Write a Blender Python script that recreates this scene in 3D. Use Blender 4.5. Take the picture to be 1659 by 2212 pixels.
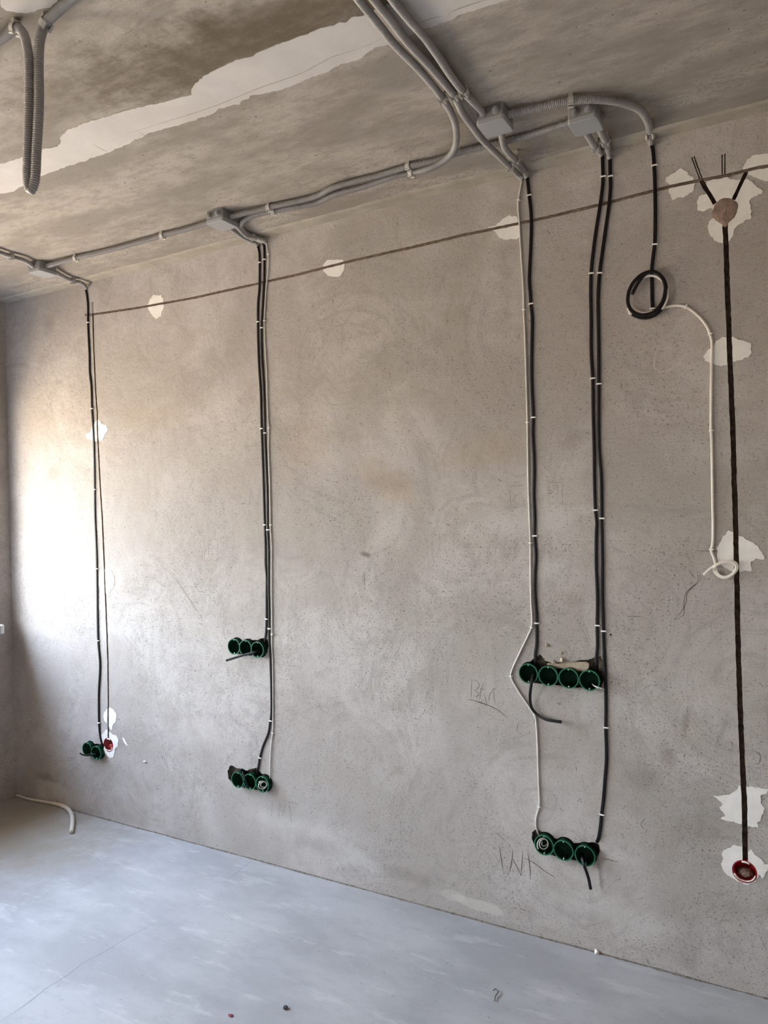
import bpy, bmesh, math, random
from mathutils import Vector, Matrix, noise
from mathutils.geometry import delaunay_2d_cdt

for o in list(bpy.data.objects): bpy.data.objects.remove(o)
SC = bpy.context.scene
COL = SC.collection
random.seed(7)

# ------------------------------------------------------------------ camera
F_PX, IW, IH = 1600.0, 1659.0, 2212.0
H = 2.70                                   # room height
CAM = Vector((3.7765, -2.5217, 1.5252))
# rows: world X, Y, Z axes written in camera space (x right, y down, z forward)
RX = Vector((0.87040432, -0.01783552, -0.49201445))
RY = Vector((0.49178545, -0.01582004, 0.87057268))
RZ = Vector((-0.02331081, -0.99971577, -0.00499858))
cam = bpy.data.cameras.new('camera'); co = bpy.data.objects.new('camera', cam); COL.objects.link(co)
cam.sensor_fit = 'VERTICAL'; cam.sensor_height = 36.0; cam.lens = 36.0 * F_PX / IH
cam.clip_start = 0.05; cam.clip_end = 200
right = Vector((RX[0], RY[0], RZ[0])); down = Vector((RX[1], RY[1], RZ[1])); fwd = Vector((RX[2], RY[2], RZ[2]))
M = Matrix.Identity(4)
for i in range(3):
    M[i][0] = right[i]; M[i][1] = -down[i]; M[i][2] = -fwd[i]; M[i][3] = CAM[i]
co.matrix_world = M
SC.camera = co

# ------------------------------------------------------------------ light
SC.view_settings.view_transform = 'Standard'; SC.view_settings.look = 'None'
SC.view_settings.gamma = 1.0; SC.view_settings.use_curve_mapping = False
SC.view_settings.exposure = 1.54
WIN = (-1.78, -0.16, 0.95, 2.08)           # y0, y1, z0, z1 of the window in the left wall
SKY = 15.0
GROUND = 7.5
FILL_DOOR = (-3.45, -2.50, 0.08, 2.30)          # unseen glazed door, added further along the same wall to brighten the right side
world = bpy.data.worlds.new('overcast_day'); SC.world = world; world.use_nodes = True
nt = world.node_tree; nt.nodes.clear()
wo = nt.nodes.new('ShaderNodeOutputWorld'); bg = nt.nodes.new('ShaderNodeBackground')
tc = nt.nodes.new('ShaderNodeTexCoord'); sx = nt.nodes.new('ShaderNodeSeparateXYZ'); rmp = nt.nodes.new('ShaderNodeValToRGB')
mr = nt.nodes.new('ShaderNodeMapRange'); mr.inputs['From Min'].default_value = -1; mr.inputs['From Max'].default_value = 1
nt.links.new(tc.outputs['Generated'], sx.inputs[0]); nt.links.new(sx.outputs['Z'], mr.inputs['Value'])
nt.links.new(mr.outputs[0], rmp.inputs[0]); nt.links.new(rmp.outputs[0], bg.inputs['Color']); nt.links.new(bg.outputs[0], wo.inputs[0])
g = GROUND / SKY
cr = rmp.color_ramp
cr.elements[0].position = 0.0; cr.elements[0].color = (g * 1.0, g * 0.74, g * 0.51, 1)
cr.elements[1].position = 1.0; cr.elements[1].color = (0.64, 0.83, 1.26, 1)
e = cr.elements.new(0.49); e.color = (g * 1.1, g * 0.90, g * 0.70, 1)
e = cr.elements.new(0.53); e.color = (0.80, 0.82, 0.86, 1)
bg.inputs['Strength'].default_value = SKY
for nm, (a0, a1, c0, c1) in (('window_portal', WIN), ('fill_door_portal', FILL_DOOR)):
    pl = bpy.data.lights.new(nm, 'AREA'); pl.shape = 'RECTANGLE'; pl.size = a1 - a0; pl.size_y = c1 - c0
    pl.cycles.is_portal = True
    po = bpy.data.objects.new(nm, pl); COL.objects.link(po)
    po.location = (-0.33, (a0 + a1) / 2, (c0 + c1) / 2)
    po.rotation_euler = Vector((1, 0, 0)).to_track_quat('-Z', 'Z').to_euler()
SC.cycles.max_bounces = 7; SC.cycles.diffuse_bounces = 5; SC.cycles.glossy_bounces = 2; SC.cycles.transmission_bounces = 2
SC.cycles.caustics_reflective = False; SC.cycles.caustics_refractive = False

# ------------------------------------------------------------------ measuring helpers: where a sight line of the survey photo meets a real plane of the room
def sight(u, v):
    r = Vector((u - IW / 2, v - IH / 2, F_PX))
    return Vector((RX.dot(r), RY.dot(r), RZ.dot(r)))
def W(u, v, off=0.0):
    w = sight(u, v); return CAM + w * ((-off - CAM.y) / w.y)
def C(u, v, dz=0.0):
    w = sight(u, v); return CAM + w * ((H - dz - CAM.z) / w.z)
def G(u, v, z=0.0):
    w = sight(u, v); return CAM + w * ((z - CAM.z) / w.z)
def zm(pts, s, ox, oy): return [(ox + x / s, oy + y / s) for x, y in pts]

# ------------------------------------------------------------------ materials
def new_mat(name):
    m = bpy.data.materials.new(name); m.use_nodes = True
    return m, m.node_tree, m.node_tree.nodes['Principled BSDF']
class N:
    def __init__(s, nt): s.nt = nt
    def node(s, t, **k):
        n = s.nt.nodes.new(t)
        for a, b in k.items(): setattr(n, a, b)
        return n
    def link(s, a, b): s.nt.links.new(a, b)
    def put(s, inp, v):
        if hasattr(v, 'links') or isinstance(v, bpy.types.NodeSocket): s.link(v, inp)
        else: inp.default_value = v
    def math(s, op, a, b=None, c=None, clamp=False):
        n = s.node('ShaderNodeMath', operation=op); n.use_clamp = clamp
        s.put(n.inputs[0], a)
        if b is not None: s.put(n.inputs[1], b)
        if c is not None: s.put(n.inputs[2], c)
        return n.outputs[0]
    def vmath(s, op, a, b=None, scale=None):
        n = s.node('ShaderNodeVectorMath', operation=op); s.put(n.inputs[0], a)
        if b is not None: s.put(n.inputs[1], b)
        if scale is not None: s.put(n.inputs['Scale'], scale)
        return n.outputs['Value'] if op in ('LENGTH', 'DISTANCE', 'DOT_PRODUCT') else n.outputs[0]
    def noise(s, vec, scale, detail=4, rough=0.55, dist=0.0):
        n = s.node('ShaderNodeTexNoise'); s.put(n.inputs['Vector'], vec); n.inputs['Scale'].default_value = scale
        n.inputs['Detail'].default_value = detail; n.inputs['Roughness'].default_value = rough; n.inputs['Distortion'].default_value = dist
        return n.outputs['Fac']
    def noise2(s, vec, scale, detail=3, rough=0.6):
        n = s.node('ShaderNodeTexNoise', noise_dimensions='2D'); s.put(n.inputs['Vector'], vec); n.inputs['Scale'].default_value = scale
        n.inputs['Detail'].default_value = detail; n.inputs['Roughness'].default_value = rough
        return n.outputs['Fac']
    def ramp(s, fac, a, b, lo=0.0, hi=1.0, smooth=True):
        n = s.node('ShaderNodeMapRange', interpolation_type='SMOOTHSTEP' if smooth else 'LINEAR')
        s.put(n.inputs['Value'], fac)
        n.inputs['From Min'].default_value = a; n.inputs['From Max'].default_value = b
        n.inputs['To Min'].default_value = lo; n.inputs['To Max'].default_value = hi
        return n.outputs[0]
    def mix(s, fac, a, b, mode='MIX'):
        n = s.node('ShaderNodeMix', data_type='RGBA', blend_type=mode)
        s.put(n.inputs[0], fac); s.put(n.inputs[6], a); s.put(n.inputs[7], b)
        return n.outputs[2]
def C4(c): return (c[0], c[1], c[2], 1)

def flatten(n, plane):
    """object coordinates laid flat on the surface: 'xz' wall, 'xy' floor or ceiling"""
    tcn = n.node('ShaderNodeTexCoord'); sep = n.node('ShaderNodeSeparateXYZ'); n.link(tcn.outputs['Object'], sep.inputs[0])
    cb = n.node('ShaderNodeCombineXYZ')
    a, b = {'xz': (0, 2), 'xy': (0, 1), 'yz': (1, 2)}[plane]
    n.link(sep.outputs[a], cb.inputs[0]); n.link(sep.outputs[b], cb.inputs[1])
    return cb.outputs[0], sep, tcn
def nicks(n, vec, scale, long, thin, prob, seed, angle=None, vary=6.283):
    if not hasattr(n, 'warp'):
        w_ = n.node('ShaderNodeTexNoise', noise_dimensions='2D'); n.put(w_.inputs['Vector'], vec); w_.inputs['Scale'].default_value = 95; w_.inputs['Detail'].default_value = 2
        n.warp = n.vmath('ADD', vec, n.vmath('SCALE', n.vmath('SUBTRACT', w_.outputs['Color'], (0.5, 0.5, 0.5)), scale=0.010))
    v = n.vmath('ADD', n.warp, (seed, seed * 1.7, 0.0)); v = n.vmath('SCALE', v, scale=scale)
    vo = n.node('ShaderNodeTexVoronoi', feature='F1', voronoi_dimensions='2D'); n.put(vo.inputs['Vector'], v); vo.inputs['Scale'].default_value = 1.0
    d = n.vmath('SUBTRACT', v, vo.outputs['Position'])
    sc = n.node('ShaderNodeSeparateColor'); n.link(vo.outputs['Color'], sc.inputs[0])
    ang = n.math('MULTIPLY', sc.outputs[0], vary)
    if angle is not None: ang = n.math('ADD', ang, angle)
    rot = n.node('ShaderNodeVectorRotate', rotation_type='Z_AXIS'); n.link(d, rot.inputs['Vector']); n.link(ang, rot.inputs['Angle'])
    s2 = n.vmath('MULTIPLY', rot.outputs[0], (1.0 / long, 1.0 / thin, 1.0))
    ln = n.vmath('LENGTH', s2)
    m = n.ramp(ln, 0.6, 1.0, 1.0, 0.0)
    on = n.math('LESS_THAN', sc.outputs[1], prob)
    return n.math('MULTIPLY', m, n.math('MULTIPLY', on, n.ramp(sc.outputs[2], 0, 1, 0.35, 1.0)))
def blob(n, vec, x, y, rx, ry, soft=0.5, wob=0.25, ns=6.0, ang=0.0):
    """an irregular patch with its own outline on a flat surface"""
    d = n.vmath('SUBTRACT', vec, (x, y, 0))
    if ang:
        rot = n.node('ShaderNodeVectorRotate', rotation_type='Z_AXIS'); n.link(d, rot.inputs['Vector']); rot.inputs['Angle'].default_value = -ang; d = rot.outputs[0]
    l = n.vmath('LENGTH', n.vmath('MULTIPLY', d, (1 / rx, 1 / ry, 0)))
    if not hasattr(n, 'shared'): n.shared = n.math('SUBTRACT', n.noise2(vec, 8, 4, 0.7), 0.5)
    nn = n.math('MULTIPLY', n.shared, wob * 4)
    return n.ramp(n.math('ADD', l, nn), 1.0 - soft, 1.0 + soft * 0.4, 1.0, 0.0)

def mat_wall(name, plane, base=(0.45, 0.411, 0.383), marks=True):
    m, nt, p = new_mat(name); n = N(nt)
    vec, sep, tcn = flatten(n, plane)
    big = n.node('ShaderNodeTexNoise', noise_dimensions='2D'); n.put(big.inputs['Vector'], vec); big.inputs['Scale'].default_value = 1.7; big.inputs['Detail'].default_value = 4; big.inputs['Distortion'].default_value = .5
    bs = n.node('ShaderNodeSeparateColor'); n.link(big.outputs['Color'], bs.inputs[0])
    wv = n.vmath('ADD', vec, n.vmath('SCALE', n.vmath('SUBTRACT', big.outputs['Color'], (0.5, 0.5, 0.5)), scale=0.22))
    mid = n.noise2(wv, 8, 4, 0.68)
    fine = n.noise2(vec, 260, 2, 0.9)
    col = n.mix(n.ramp(bs.outputs[0], 0.36, 0.66), C4([base[0] * .87, base[1] * .855, base[2] * .84]), C4([base[0] * 1.12, base[1] * 1.12, base[2] * 1.12]))
    col = n.mix(n.ramp(mid, 0.36, 0.70, 0.0, 0.62), col, C4([base[0] * 0.84, base[1] * 0.81, base[2] * 0.77]))
    # trowel sweeps: arcs round scattered centres
    arcs = []
    for k, (sc_, rf) in enumerate(((1.15, 26.0), (2.1, 20.0))):
        vo = n.node('ShaderNodeTexVoronoi', feature='F1', voronoi_dimensions='2D')
        vv = n.vmath('ADD', wv, (k * 3.7 + .4, k * 1.9, 0)); n.put(vo.inputs['Vector'], vv); vo.inputs['Scale'].default_value = sc_
        cb = n.node('ShaderNodeCombineXYZ'); n.link(n.math('MULTIPLY', vo.outputs['Distance'], rf / 12), cb.inputs[0]); n.link(n.math('MULTIPLY', bs.outputs[1 + k], .9), cb.inputs[1])
        a = n.noise2(cb.outputs[0], 12, 2, 0.7)
        arcs.append(n.math('MULTIPLY', n.ramp(a, 0.50, 0.70), n.ramp(bs.outputs[2 - k], 0.44, 0.62)))
    arc = n.math('MAXIMUM', arcs[0], arcs[1])
    col = n.mix(n.math('MULTIPLY', arc, 0.30), col, C4([c * 0.58 for c in base]))
    zone = n.math('MULTIPLY', n.ramp(bs.outputs[2], 0.42, 0.58, 0.35, 1.0), n.ramp(sep.outputs[2], 1.75, 2.35, 1.0, 0.30))
    n1 = nicks(n, vec, 85, 0.40, 0.11, 0.34, 0.3)
    n2 = nicks(n, vec, 160, 0.36, 0.20, 0.36, 5.1)
    n3 = nicks(n, vec, 20, 0.24, 0.030, 0.16, 9.7)
    nk = n.math('MAXIMUM', n.math('MULTIPLY', n.math('MAXIMUM', n1, n2), zone), n3)
    col = n.mix(n.math('MULTIPLY', nk, 0.80), col, C4([c * 0.30 for c in base]))
    lt = n.ramp(fine, 0.56, 0.74, 0.0, 1.0)
    col = n.mix(n.math('MULTIPLY', lt, 0.34), col, (0.66, 0.63, 0.60, 1))
    col = n.mix(n.ramp(fine, 0.50, 0.28, 0.0, 0.50), col, C4([c * 0.6 for c in base]))
    if marks:
        # pale patches, a lime wash by the floor, darker grime
        for (x, y, rx, ry, st, an) in WALL_PALE:
            col = n.mix(n.math('MULTIPLY', blob(n, vec, x, y, rx, ry, 0.7, 0.3, 5, an), st), col, (0.60, 0.585, 0.56, 1))
        for (x, y, rx, ry, st, an) in WALL_WARM:
            col = n.mix(n.math('MULTIPLY', blob(n, vec, x, y, rx, ry, 0.9, 0.4, 7, an), st), col, (0.40, 0.31, 0.225, 1))
        for (x, y, rx, ry, st, an) in WALL_GRIME:
            col = n.mix(n.math('MULTIPLY', blob(n, vec, x, y, rx, ry, 0.8, 0.3, 7, an), st), col, (0.17, 0.135, 0.115, 1))
        for (x, y, rx, ry, st, an) in WALL_LIME:
            col = n.mix(n.math('MULTIPLY', blob(n, vec, x, y, rx, ry, 0.3, 0.30, 9, an), st), col, (0.56, 0.52, 0.46, 1))
    n.put(p.inputs['Base Color'], col)
    p.inputs['Roughness'].default_value = 0.85; p.inputs['Specular IOR Level'].default_value = 0.15
    h2 = n.math('ADD', n.math('MULTIPLY', n.noise2(vec, 16, 2, 0.6), 0.9), n.math('MULTIPLY', n.noise2(vec, 190, 2, 0.8), 0.28)); h2 = n.math('SUBTRACT', h2, n.math('MULTIPLY', n1, 0.30))
    b = n.node('ShaderNodeBump'); b.inputs['Strength'].default_value = 0.8; b.inputs['Distance'].default_value = 0.005
    n.link(h2, b.inputs['Height']); n.link(b.outputs[0], p.inputs['Normal'])
    return m
def wx(u, v): q = W(u, v); return q.x, q.z
def cx(u, v): q = C(u, v); return q.x, q.y
def fx(u, v): q = G(u, v); return q.x, q.y
WALL_PALE = [(*wx(1160, 1130), .16, .06, .45, .1), (*wx(1185, 1225), .07, .05, .4, .5), (*wx(1265, 1100), .05, .02, .3, 0),
             (*wx(760, 1850), .14, .05, .35, -.2), (*wx(1290, 1520), .12, .07, .22, 0), (*wx(650, 1780), .3, .04, .2, 0),
             (*wx(560, 1450), .1, .1, .15, 0), (*wx(1300, 1960), .3, .06, .2, -.05), (*wx(1630, 1890), .1, .08, .2, 0), (*wx(270, 1790), .3, .05, .3, 0)]
WALL_GRIME = [(*wx(880, 1890), .13, .03, .3, 0), (*wx(115, 1020), .07, .05, .28, 0), (*wx(790, 1198), .028, .010, .8, -.25), (*wx(700, 1830), .14, .04, .25, 0),
              (*wx(100, 1680), .10, .03, .4, 0), (*wx(1240, 1300), .04, .025, .2, 0), (*wx(1240, 950), .06, .03, .22, .5), (*wx(105, 700), .05, .06, .3, 0),
              (*wx(460, 800), .25, .12, .22, .6), (*wx(1390, 1680), .07, .05, .3, .3), (*wx(840, 1040), .12, .05, .20, 0), (*wx(900, 1255), .02, .03, .22, 0), (*wx(1208, 1520), .010, .006, .7, 0), (*wx(1482, 1560), .016, .06, .45, -.25), (*wx(1440, 1632), .03, .045, .4, .4), (*wx(1560, 1580), .014, .06, .3, -.3), (*wx(1510, 1790), .1, .05, .25, .3), (*wx(620, 900), .14, .2, .15, 0)]
WALL_WARM = [(*wx(840, 1045), .16, .07, .50, -.5), (*wx(660, 960), .13, .12, .35, 0), (*wx(1040, 980), .22, .07, .35, .1), (*wx(330, 900), .25, .07, .25, 0)]
WALL_LIME = [(*wx(1035, 1955), .095, .022, .6, -.02), (*wx(1180, 1995), .05, .016, .3, 0), (*wx(980, 1935), .05, .02, .35, 0), (*wx(110, 1705), .13, .05, .35, 0)]

def mat_ceiling():
    m, nt, p = new_mat('ceiling_concrete'); n = N(nt); vec, sep, tcn = flatten(n, 'xy')
    base = (0.375, 0.334, 0.294)
    st = n.vmath('MULTIPLY', vec, (1.0, 2.4, 1))
    big = n.noise2(st, 2.2, 5, 0.62); mid = n.noise2(st, 11, 5, 0.72); fine = n.noise2(vec, 150, 2, 0.7)
    col = n.mix(n.ramp(big, 0.35, 0.66), C4([c * 0.80 for c in base]), C4([base[0] * 1.18, base[1] * 1.19, base[2] * 1.2]))
    col = n.mix(n.ramp(mid, 0.42, 0.70, 0.0, 0.55), col, C4([c * 0.66 for c in base]))
    # damp brown-green staining beyond the joint
    for (u, v, rx, ry, s, an) in ((250, 170, .40, .16, .55, .15), (520, 110, .42, .15, .65, .1), (640, 40, .45, .16, .5, 0), (820, -30, .4, .1, .4, 0), (330, 100, .2, .05, .35, .2)):
        x, y = cx(u, v)
        bm_ = n.math('MULTIPLY', blob(n, vec, x, y, rx, ry, 0.8, 0.45, 6, an), s)
        col = n.mix(n.math('MULTIPLY', bm_, n.ramp(mid, 0.25, 0.6, 0.55, 1.0)), col, (0.135, 0.105, 0.068, 1))
    zone = n.ramp(sep.outputs[1], -0.55, -0.12, 0.25, 1.0)
    pit = n.math('MAXIMUM', nicks(n, vec, 58, 0.46, 0.13, 0.48, 2.2, 0.0, 0.6), nicks(n, vec, 120, 0.42, 0.20, 0.48, 7.4, 0.0, 0.8))
    pit = n.math('MULTIPLY', pit, n.math('MULTIPLY', zone, n.ramp(big, 0.42, 0.56, 0.15, 1.0)))
    sp = n.math('MAXIMUM', nicks(n, vec, 20, 0.09, 0.05, 0.22, 4.4), nicks(n, vec, 10, 0.08, 0.03, 0.18, 8.4))
    pit = n.math('MAXIMUM', pit, sp)
    col = n.mix(n.math('MULTIPLY', pit, 0.85), col, C4([c * 0.33 for c in base]))
    col = n.mix(n.ramp(fine, 0.3, 0.7, 0, 0.15), col, C4([c * 0.6 for c in base]))
    n.put(p.inputs['Base Color'], col); p.inputs['Roughness'].default_value = 0.95; p.inputs['Specular IOR Level'].default_value = 0.1
    h = n.math('ADD', n.math('MULTIPLY', n.noise2(st, 14, 3, .7), 0.7), n.math('MULTIPLY', fine, 0.25))
    b = n.node('ShaderNodeBump'); b.inputs['Strength'].default_value = 0.5; b.inputs['Distance'].default_value = 0.004
    n.link(h, b.inputs['Height']); n.link(b.outputs[0], p.inputs['Normal'])
    return m
def mat_floor():
    m, nt, p = new_mat('floor_screed'); n = N(nt); vec, sep, tcn = flatten(n, 'xy')
    base = (0.405, 0.404, 0.412)
    st = n.vmath('MULTIPLY', vec, (1.0, 1.9, 1))
    big = n.noise2(st, 1.7, 5, 0.6); mid = n.noise2(st, 9, 4, 0.68); fine = n.noise2(vec, 200, 2, 0.7)
    col = n.mix(n.ramp(big, 0.34, 0.66), C4([c * 0.88 for c in base]), C4([c * 1.10 for c in base]))
    col = n.mix(n.ramp(mid, 0.5, 0.75, 0, 0.4), col, C4([c * 0.82 for c in base]))
    col = n.mix(n.ramp(n.noise2(n.vmath('MULTIPLY', vec, (0.8, 3, 1)), 4, 4, 0.72), 0.56, 0.72, 0, 0.35), col, (0.62, 0.62, 0.62, 1))
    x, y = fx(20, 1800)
    col = n.mix(n.math('MULTIPLY', blob(n, vec, x, y, .70, .55, .8, .25, 4), .80), col, (0.27, 0.225, 0.17, 1))  # brown patch paints in the shade below the sill, with some dusty discolouration
    nk = n.math('MAXIMUM', nicks(n, vec, 22, 0.16, 0.05, 0.14, 3.3), nicks(n, vec, 60, 0.2, 0.12, 0.12, 6.3))
    col = n.mix(n.math('MULTIPLY', nk, 0.45), col, C4([c * 0.45 for c in base]))
    col = n.mix(n.ramp(fine, 0.3, 0.7, 0, 0.08), col, C4([c * 0.6 for c in base]))
    n.put(p.inputs['Base Color'], col); p.inputs['Roughness'].default_value = 0.75; p.inputs['Specular IOR Level'].default_value = 0.25
    h = n.math('ADD', n.math('MULTIPLY', n.noise2(st, 10, 3, .65), 0.6), n.math('MULTIPLY', fine, 0.14))
    b = n.node('ShaderNodeBump'); b.inputs['Strength'].default_value = 0.4; b.inputs['Distance'].default_value = 0.0035
    n.link(h, b.inputs['Height']); n.link(b.outputs[0], p.inputs['Normal'])
    return m
def mat_simple(name, base, rough=0.5, spec=0.5, var=0.12, scale=30, bump=0.0, bdist=0.001, metal=0.0, stretch=None):
    m, nt, p = new_mat(name); n = N(nt)
    t = n.node('ShaderNodeTexCoord'); v = t.outputs['Object']
    if stretch: v = n.vmath('MULTIPLY', v, stretch)
    f = n.noise(v, scale, 5, 0.6)
    col = n.mix(n.ramp(f, 0.3, 0.7), C4([max(0, c * (1 - var)) for c in base]), C4([c * (1 + var) for c in base]))
    n.put(p.inputs['Base Color'], col); p.inputs['Roughness'].default_value = rough; p.inputs['Specular IOR Level'].default_value = spec; p.inputs['Metallic'].default_value = metal
    if bump:
        b = n.node('ShaderNodeBump'); b.inputs['Strength'].default_value = bump; b.inputs['Distance'].default_value = bdist
        n.link(n.noise(v, scale * 2.5, 5, 0.65), b.inputs['Height']); n.link(b.outputs[0], p.inputs['Normal'])
    return m
M_WALL = mat_wall('wall_plaster', 'xz')
M_WALL_L = mat_wall('side_wall_plaster', 'yz', marks=False)
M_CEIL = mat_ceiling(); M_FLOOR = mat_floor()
M_BAND = mat_simple('ceiling_edge_plaster', (0.36, 0.325, 0.275), .95, .1, .14, 9, .5, .004)
M_CHASE = mat_simple('chase_mortar', (0.095, 0.066, 0.051), .95, .1, .35, 60, .6, .003)
M_CHASE2 = mat_simple('light_chase_mortar', (0.21, 0.16, 0.125), .95, .1, .25, 60, .6, .003)
M_CAVITY = mat_simple('broken_mortar', (0.20, 0.175, 0.15), .95, .1, .35, 70, .8, .006)
M_PUTTY = mat_simple('white_putty', (0.80, 0.765, 0.72), .8, .2, .05, 25, .5, .002)
M_CPUTTY = mat_simple('ceiling_putty', (0.58, 0.55, 0.525), .85, .2, .06, 6, .5, .003)
M_COND = mat_simple('grey_conduit_plastic', (0.32, 0.302, 0.294), .42, .4, .06, 15)
M_JBOX = mat_simple('grey_box_plastic', (0.24, 0.235, 0.235), .45, .4, .05, 40, .1, .0003)
M_JLID = mat_simple('grey_lid_plastic', (0.33, 0.335, 0.345), .5, .4, .04, 200, .15, .0003)
M_CLIP = mat_simple('clip_plastic', (0.48, 0.46, 0.43), .4, .5, .06, 60)
M_BLACK = mat_simple('black_cable_sheath', (0.0055, 0.0040, 0.0055), .45, .28, .3, 20)
M_WHITE = mat_simple('white_cable_sheath', (0.66, 0.63, 0.58), .4, .5, .05, 20)
M_CREAM = mat_simple('cream_cable_sheath', (0.80, 0.74, 0.66), .4, .5, .05, 20)
M_CCLIP = mat_simple('white_clip_plastic', (0.86, 0.84, 0.80), .4, .5, .03, 20)
M_GREEN = mat_simple('shaded_green_plastic', (0.0025, 0.040, 0.020), .55, .25, .12, 30)  # darker than the rim: shade inside the cups put into the colour
M_GRIM = mat_simple('green_rim_plastic', (0.014, 0.155, 0.080), .4, .5, .1, 30)
M_SCREW = mat_simple('zinc_screw', (0.6, 0.62, 0.62), .35, .5, .1, 80, metal=.7)
M_RED = mat_simple('red_box_plastic', (0.33, 0.006, 0.010), .35, .5, .15, 30)
M_OLDM = mat_simple('brown_mortar', (0.29, 0.205, 0.165), .95, .1, .2, 40, .8, .005)
M_BEIGE = mat_simple('beige_mortar', (0.48, 0.40, 0.31), .95, .1, .18, 40, .6, .004)
M_PENCIL = mat_simple('pencil_graphite', (0.075, 0.062, 0.06), .8, .2, .5, 300)
M_FAINT = mat_simple('faint_graphite', (0.19, 0.165, 0.15), .9, .2, .4, 300)
M_CHALK = mat_simple('chalk', (0.55, 0.51, 0.47), .9, .2, .3, 300)
M_CRACK = mat_simple('crack_shadow', (0.16, 0.15, 0.145), .95, .1, .4, 200)
M_SCUFF = mat_simple('floor_scuff', (0.40, 0.40, 0.405), .9, .1, .25, 60)
M_PVC = mat_simple('white_pvc', (0.80, 0.80, 0.80), .3, .5, .02, 20)
M_PURPLE = mat_simple('violet_moulding', (0.10, 0.09, 0.16), .5, .5, .1, 20)
M_HOSE = mat_simple('pale_foam_cord', (0.62, 0.58, 0.50), .8, .2, .08, 60, .3, .001)
M_STONE = mat_simple('dark_pebble', (0.07, 0.075, 0.08), .7, .3, .3, 200)
M_PINK = mat_simple('red_chip', (0.20, 0.02, 0.04), .5, .4, .2, 200)
def mat_glass():
    m = bpy.data.materials.new('window_glass'); m.use_nodes = True; t = m.node_tree; t.nodes.clear(); n = N(t)
    o = n.node('ShaderNodeOutputMaterial'); a = n.node('ShaderNodeBsdfTransparent'); a.inputs[0].default_value = (0.93, 0.96, 0.95, 1)
    b = n.node('ShaderNodeBsdfGlossy'); b.inputs['Roughness'].default_value = 0.02
    mx = n.node('ShaderNodeMixShader'); mx.inputs[0].default_value = 0.06
    n.link(a.outputs[0], mx.inputs[1]); n.link(b.outputs[0], mx.inputs[2]); n.link(mx.outputs[0], o.inputs[0]); return m
M_GLASS = mat_glass()

# ------------------------------------------------------------------ object helpers
def link_mesh(name, bm, mats, parent=None, smooth=False, loc=None):
    me = bpy.data.meshes.new(name); bm.normal_update(); bm.to_mesh(me); bm.free()
    for m_ in (mats if isinstance(mats, (list, tuple)) else [mats]): me.materials.append(m_)
    if smooth: me.polygons.foreach_set('use_smooth', [True] * len(me.polygons))
    o = bpy.data.objects.new(name, me); COL.objects.link(o)
    if loc is not None:
        # geometry was built in world coordinates: move the origin to loc
        me.transform(Matrix.Translation(-Vector(loc))); o.location = loc
    if parent is not None: o.parent = parent
    return o
def thing(name, label, cat, loc=(0, 0, 0), group=None, rot=None):
    o = bpy.data.objects.new(name, None); COL.objects.link(o); o.location = loc; o.empty_display_size = 0.03
    if rot: o.rotation_euler = rot
    o['label'] = label; o['category'] = cat
    if group: o['group'] = group
    return o
def tag(o, label, cat, group=None):
    o['label'] = label; o['category'] = cat
    if group: o['group'] = group
    return o
def rebase(o, root):
    """parent a world-built part to a root that only has a location"""
    o.data.transform(Matrix.Translation(-Vector(root.location))); o.parent = root; return o
def struct(o): o['kind'] = 'structure'; return o
def box(bm, x0, x1, y0, y1, z0, z1, mi=0):
    v = [bm.verts.new(p) for p in ((x0, y0, z0), (x1, y0, z0), (x1, y1, z0), (x0, y1, z0), (x0, y0, z1), (x1, y0, z1), (x1, y1, z1), (x0, y1, z1))]
    for f in ((0, 3, 2, 1), (4, 5, 6, 7), (0, 1, 5, 4), (1, 2, 6, 5), (2, 3, 7, 6), (3, 0, 4, 7)):
        bm.faces.new([v[i] for i in f]).material_index = mi
def smooth_path(pts, step=0.01):
    """centripetal-like Catmull-Rom through the points, resampled at equal steps"""
    P = [Vector(p) for p in pts]
    if len(P) == 2: dense = [P[0].lerp(P[1], t / 20) for t in range(21)]
    else:
        Q = [P[0] * 2 - P[1]] + P + [P[-1] * 2 - P[-2]]; dense = []
        for i in range(1, len(Q) - 2):
            a, b, c, d = Q[i - 1:i + 3]
            l1 = max((b - a).length, 1e-5) ** .5; l2 = max((c - b).length, 1e-5) ** .5; l3 = max((d - c).length, 1e-5) ** .5
            m1 = (c - b) + l2 * ((b - a) / l1 - (c - a) / (l1 + l2)); m2 = (c - b) + l2 * ((d - c) / l3 - (d - b) / (l2 + l3))
            for k in range(16):
                t = k / 16; t2 = t * t; t3 = t2 * t
                dense.append(b * (2 * t3 - 3 * t2 + 1) + m1 * (t3 - 2 * t2 + t) + c * (-2 * t3 + 3 * t2) + m2 * (t3 - t2))
        dense.append(P[-1])
    out = [dense[0]]; L = [0.0]
    for a, b in zip(dense, dense[1:]): L.append(L[-1] + (b - a).length)
    n = max(2, int(L[-1] / step)); j = 0
    for k in range(1, n):
        s = L[-1] * k / n
        while L[j + 1] < s: j += 1
        out.append(dense[j].lerp(dense[j + 1], (s - L[j]) / max(L[j + 1] - L[j], 1e-9)))
    out.append(dense[-1]); return out
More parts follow.
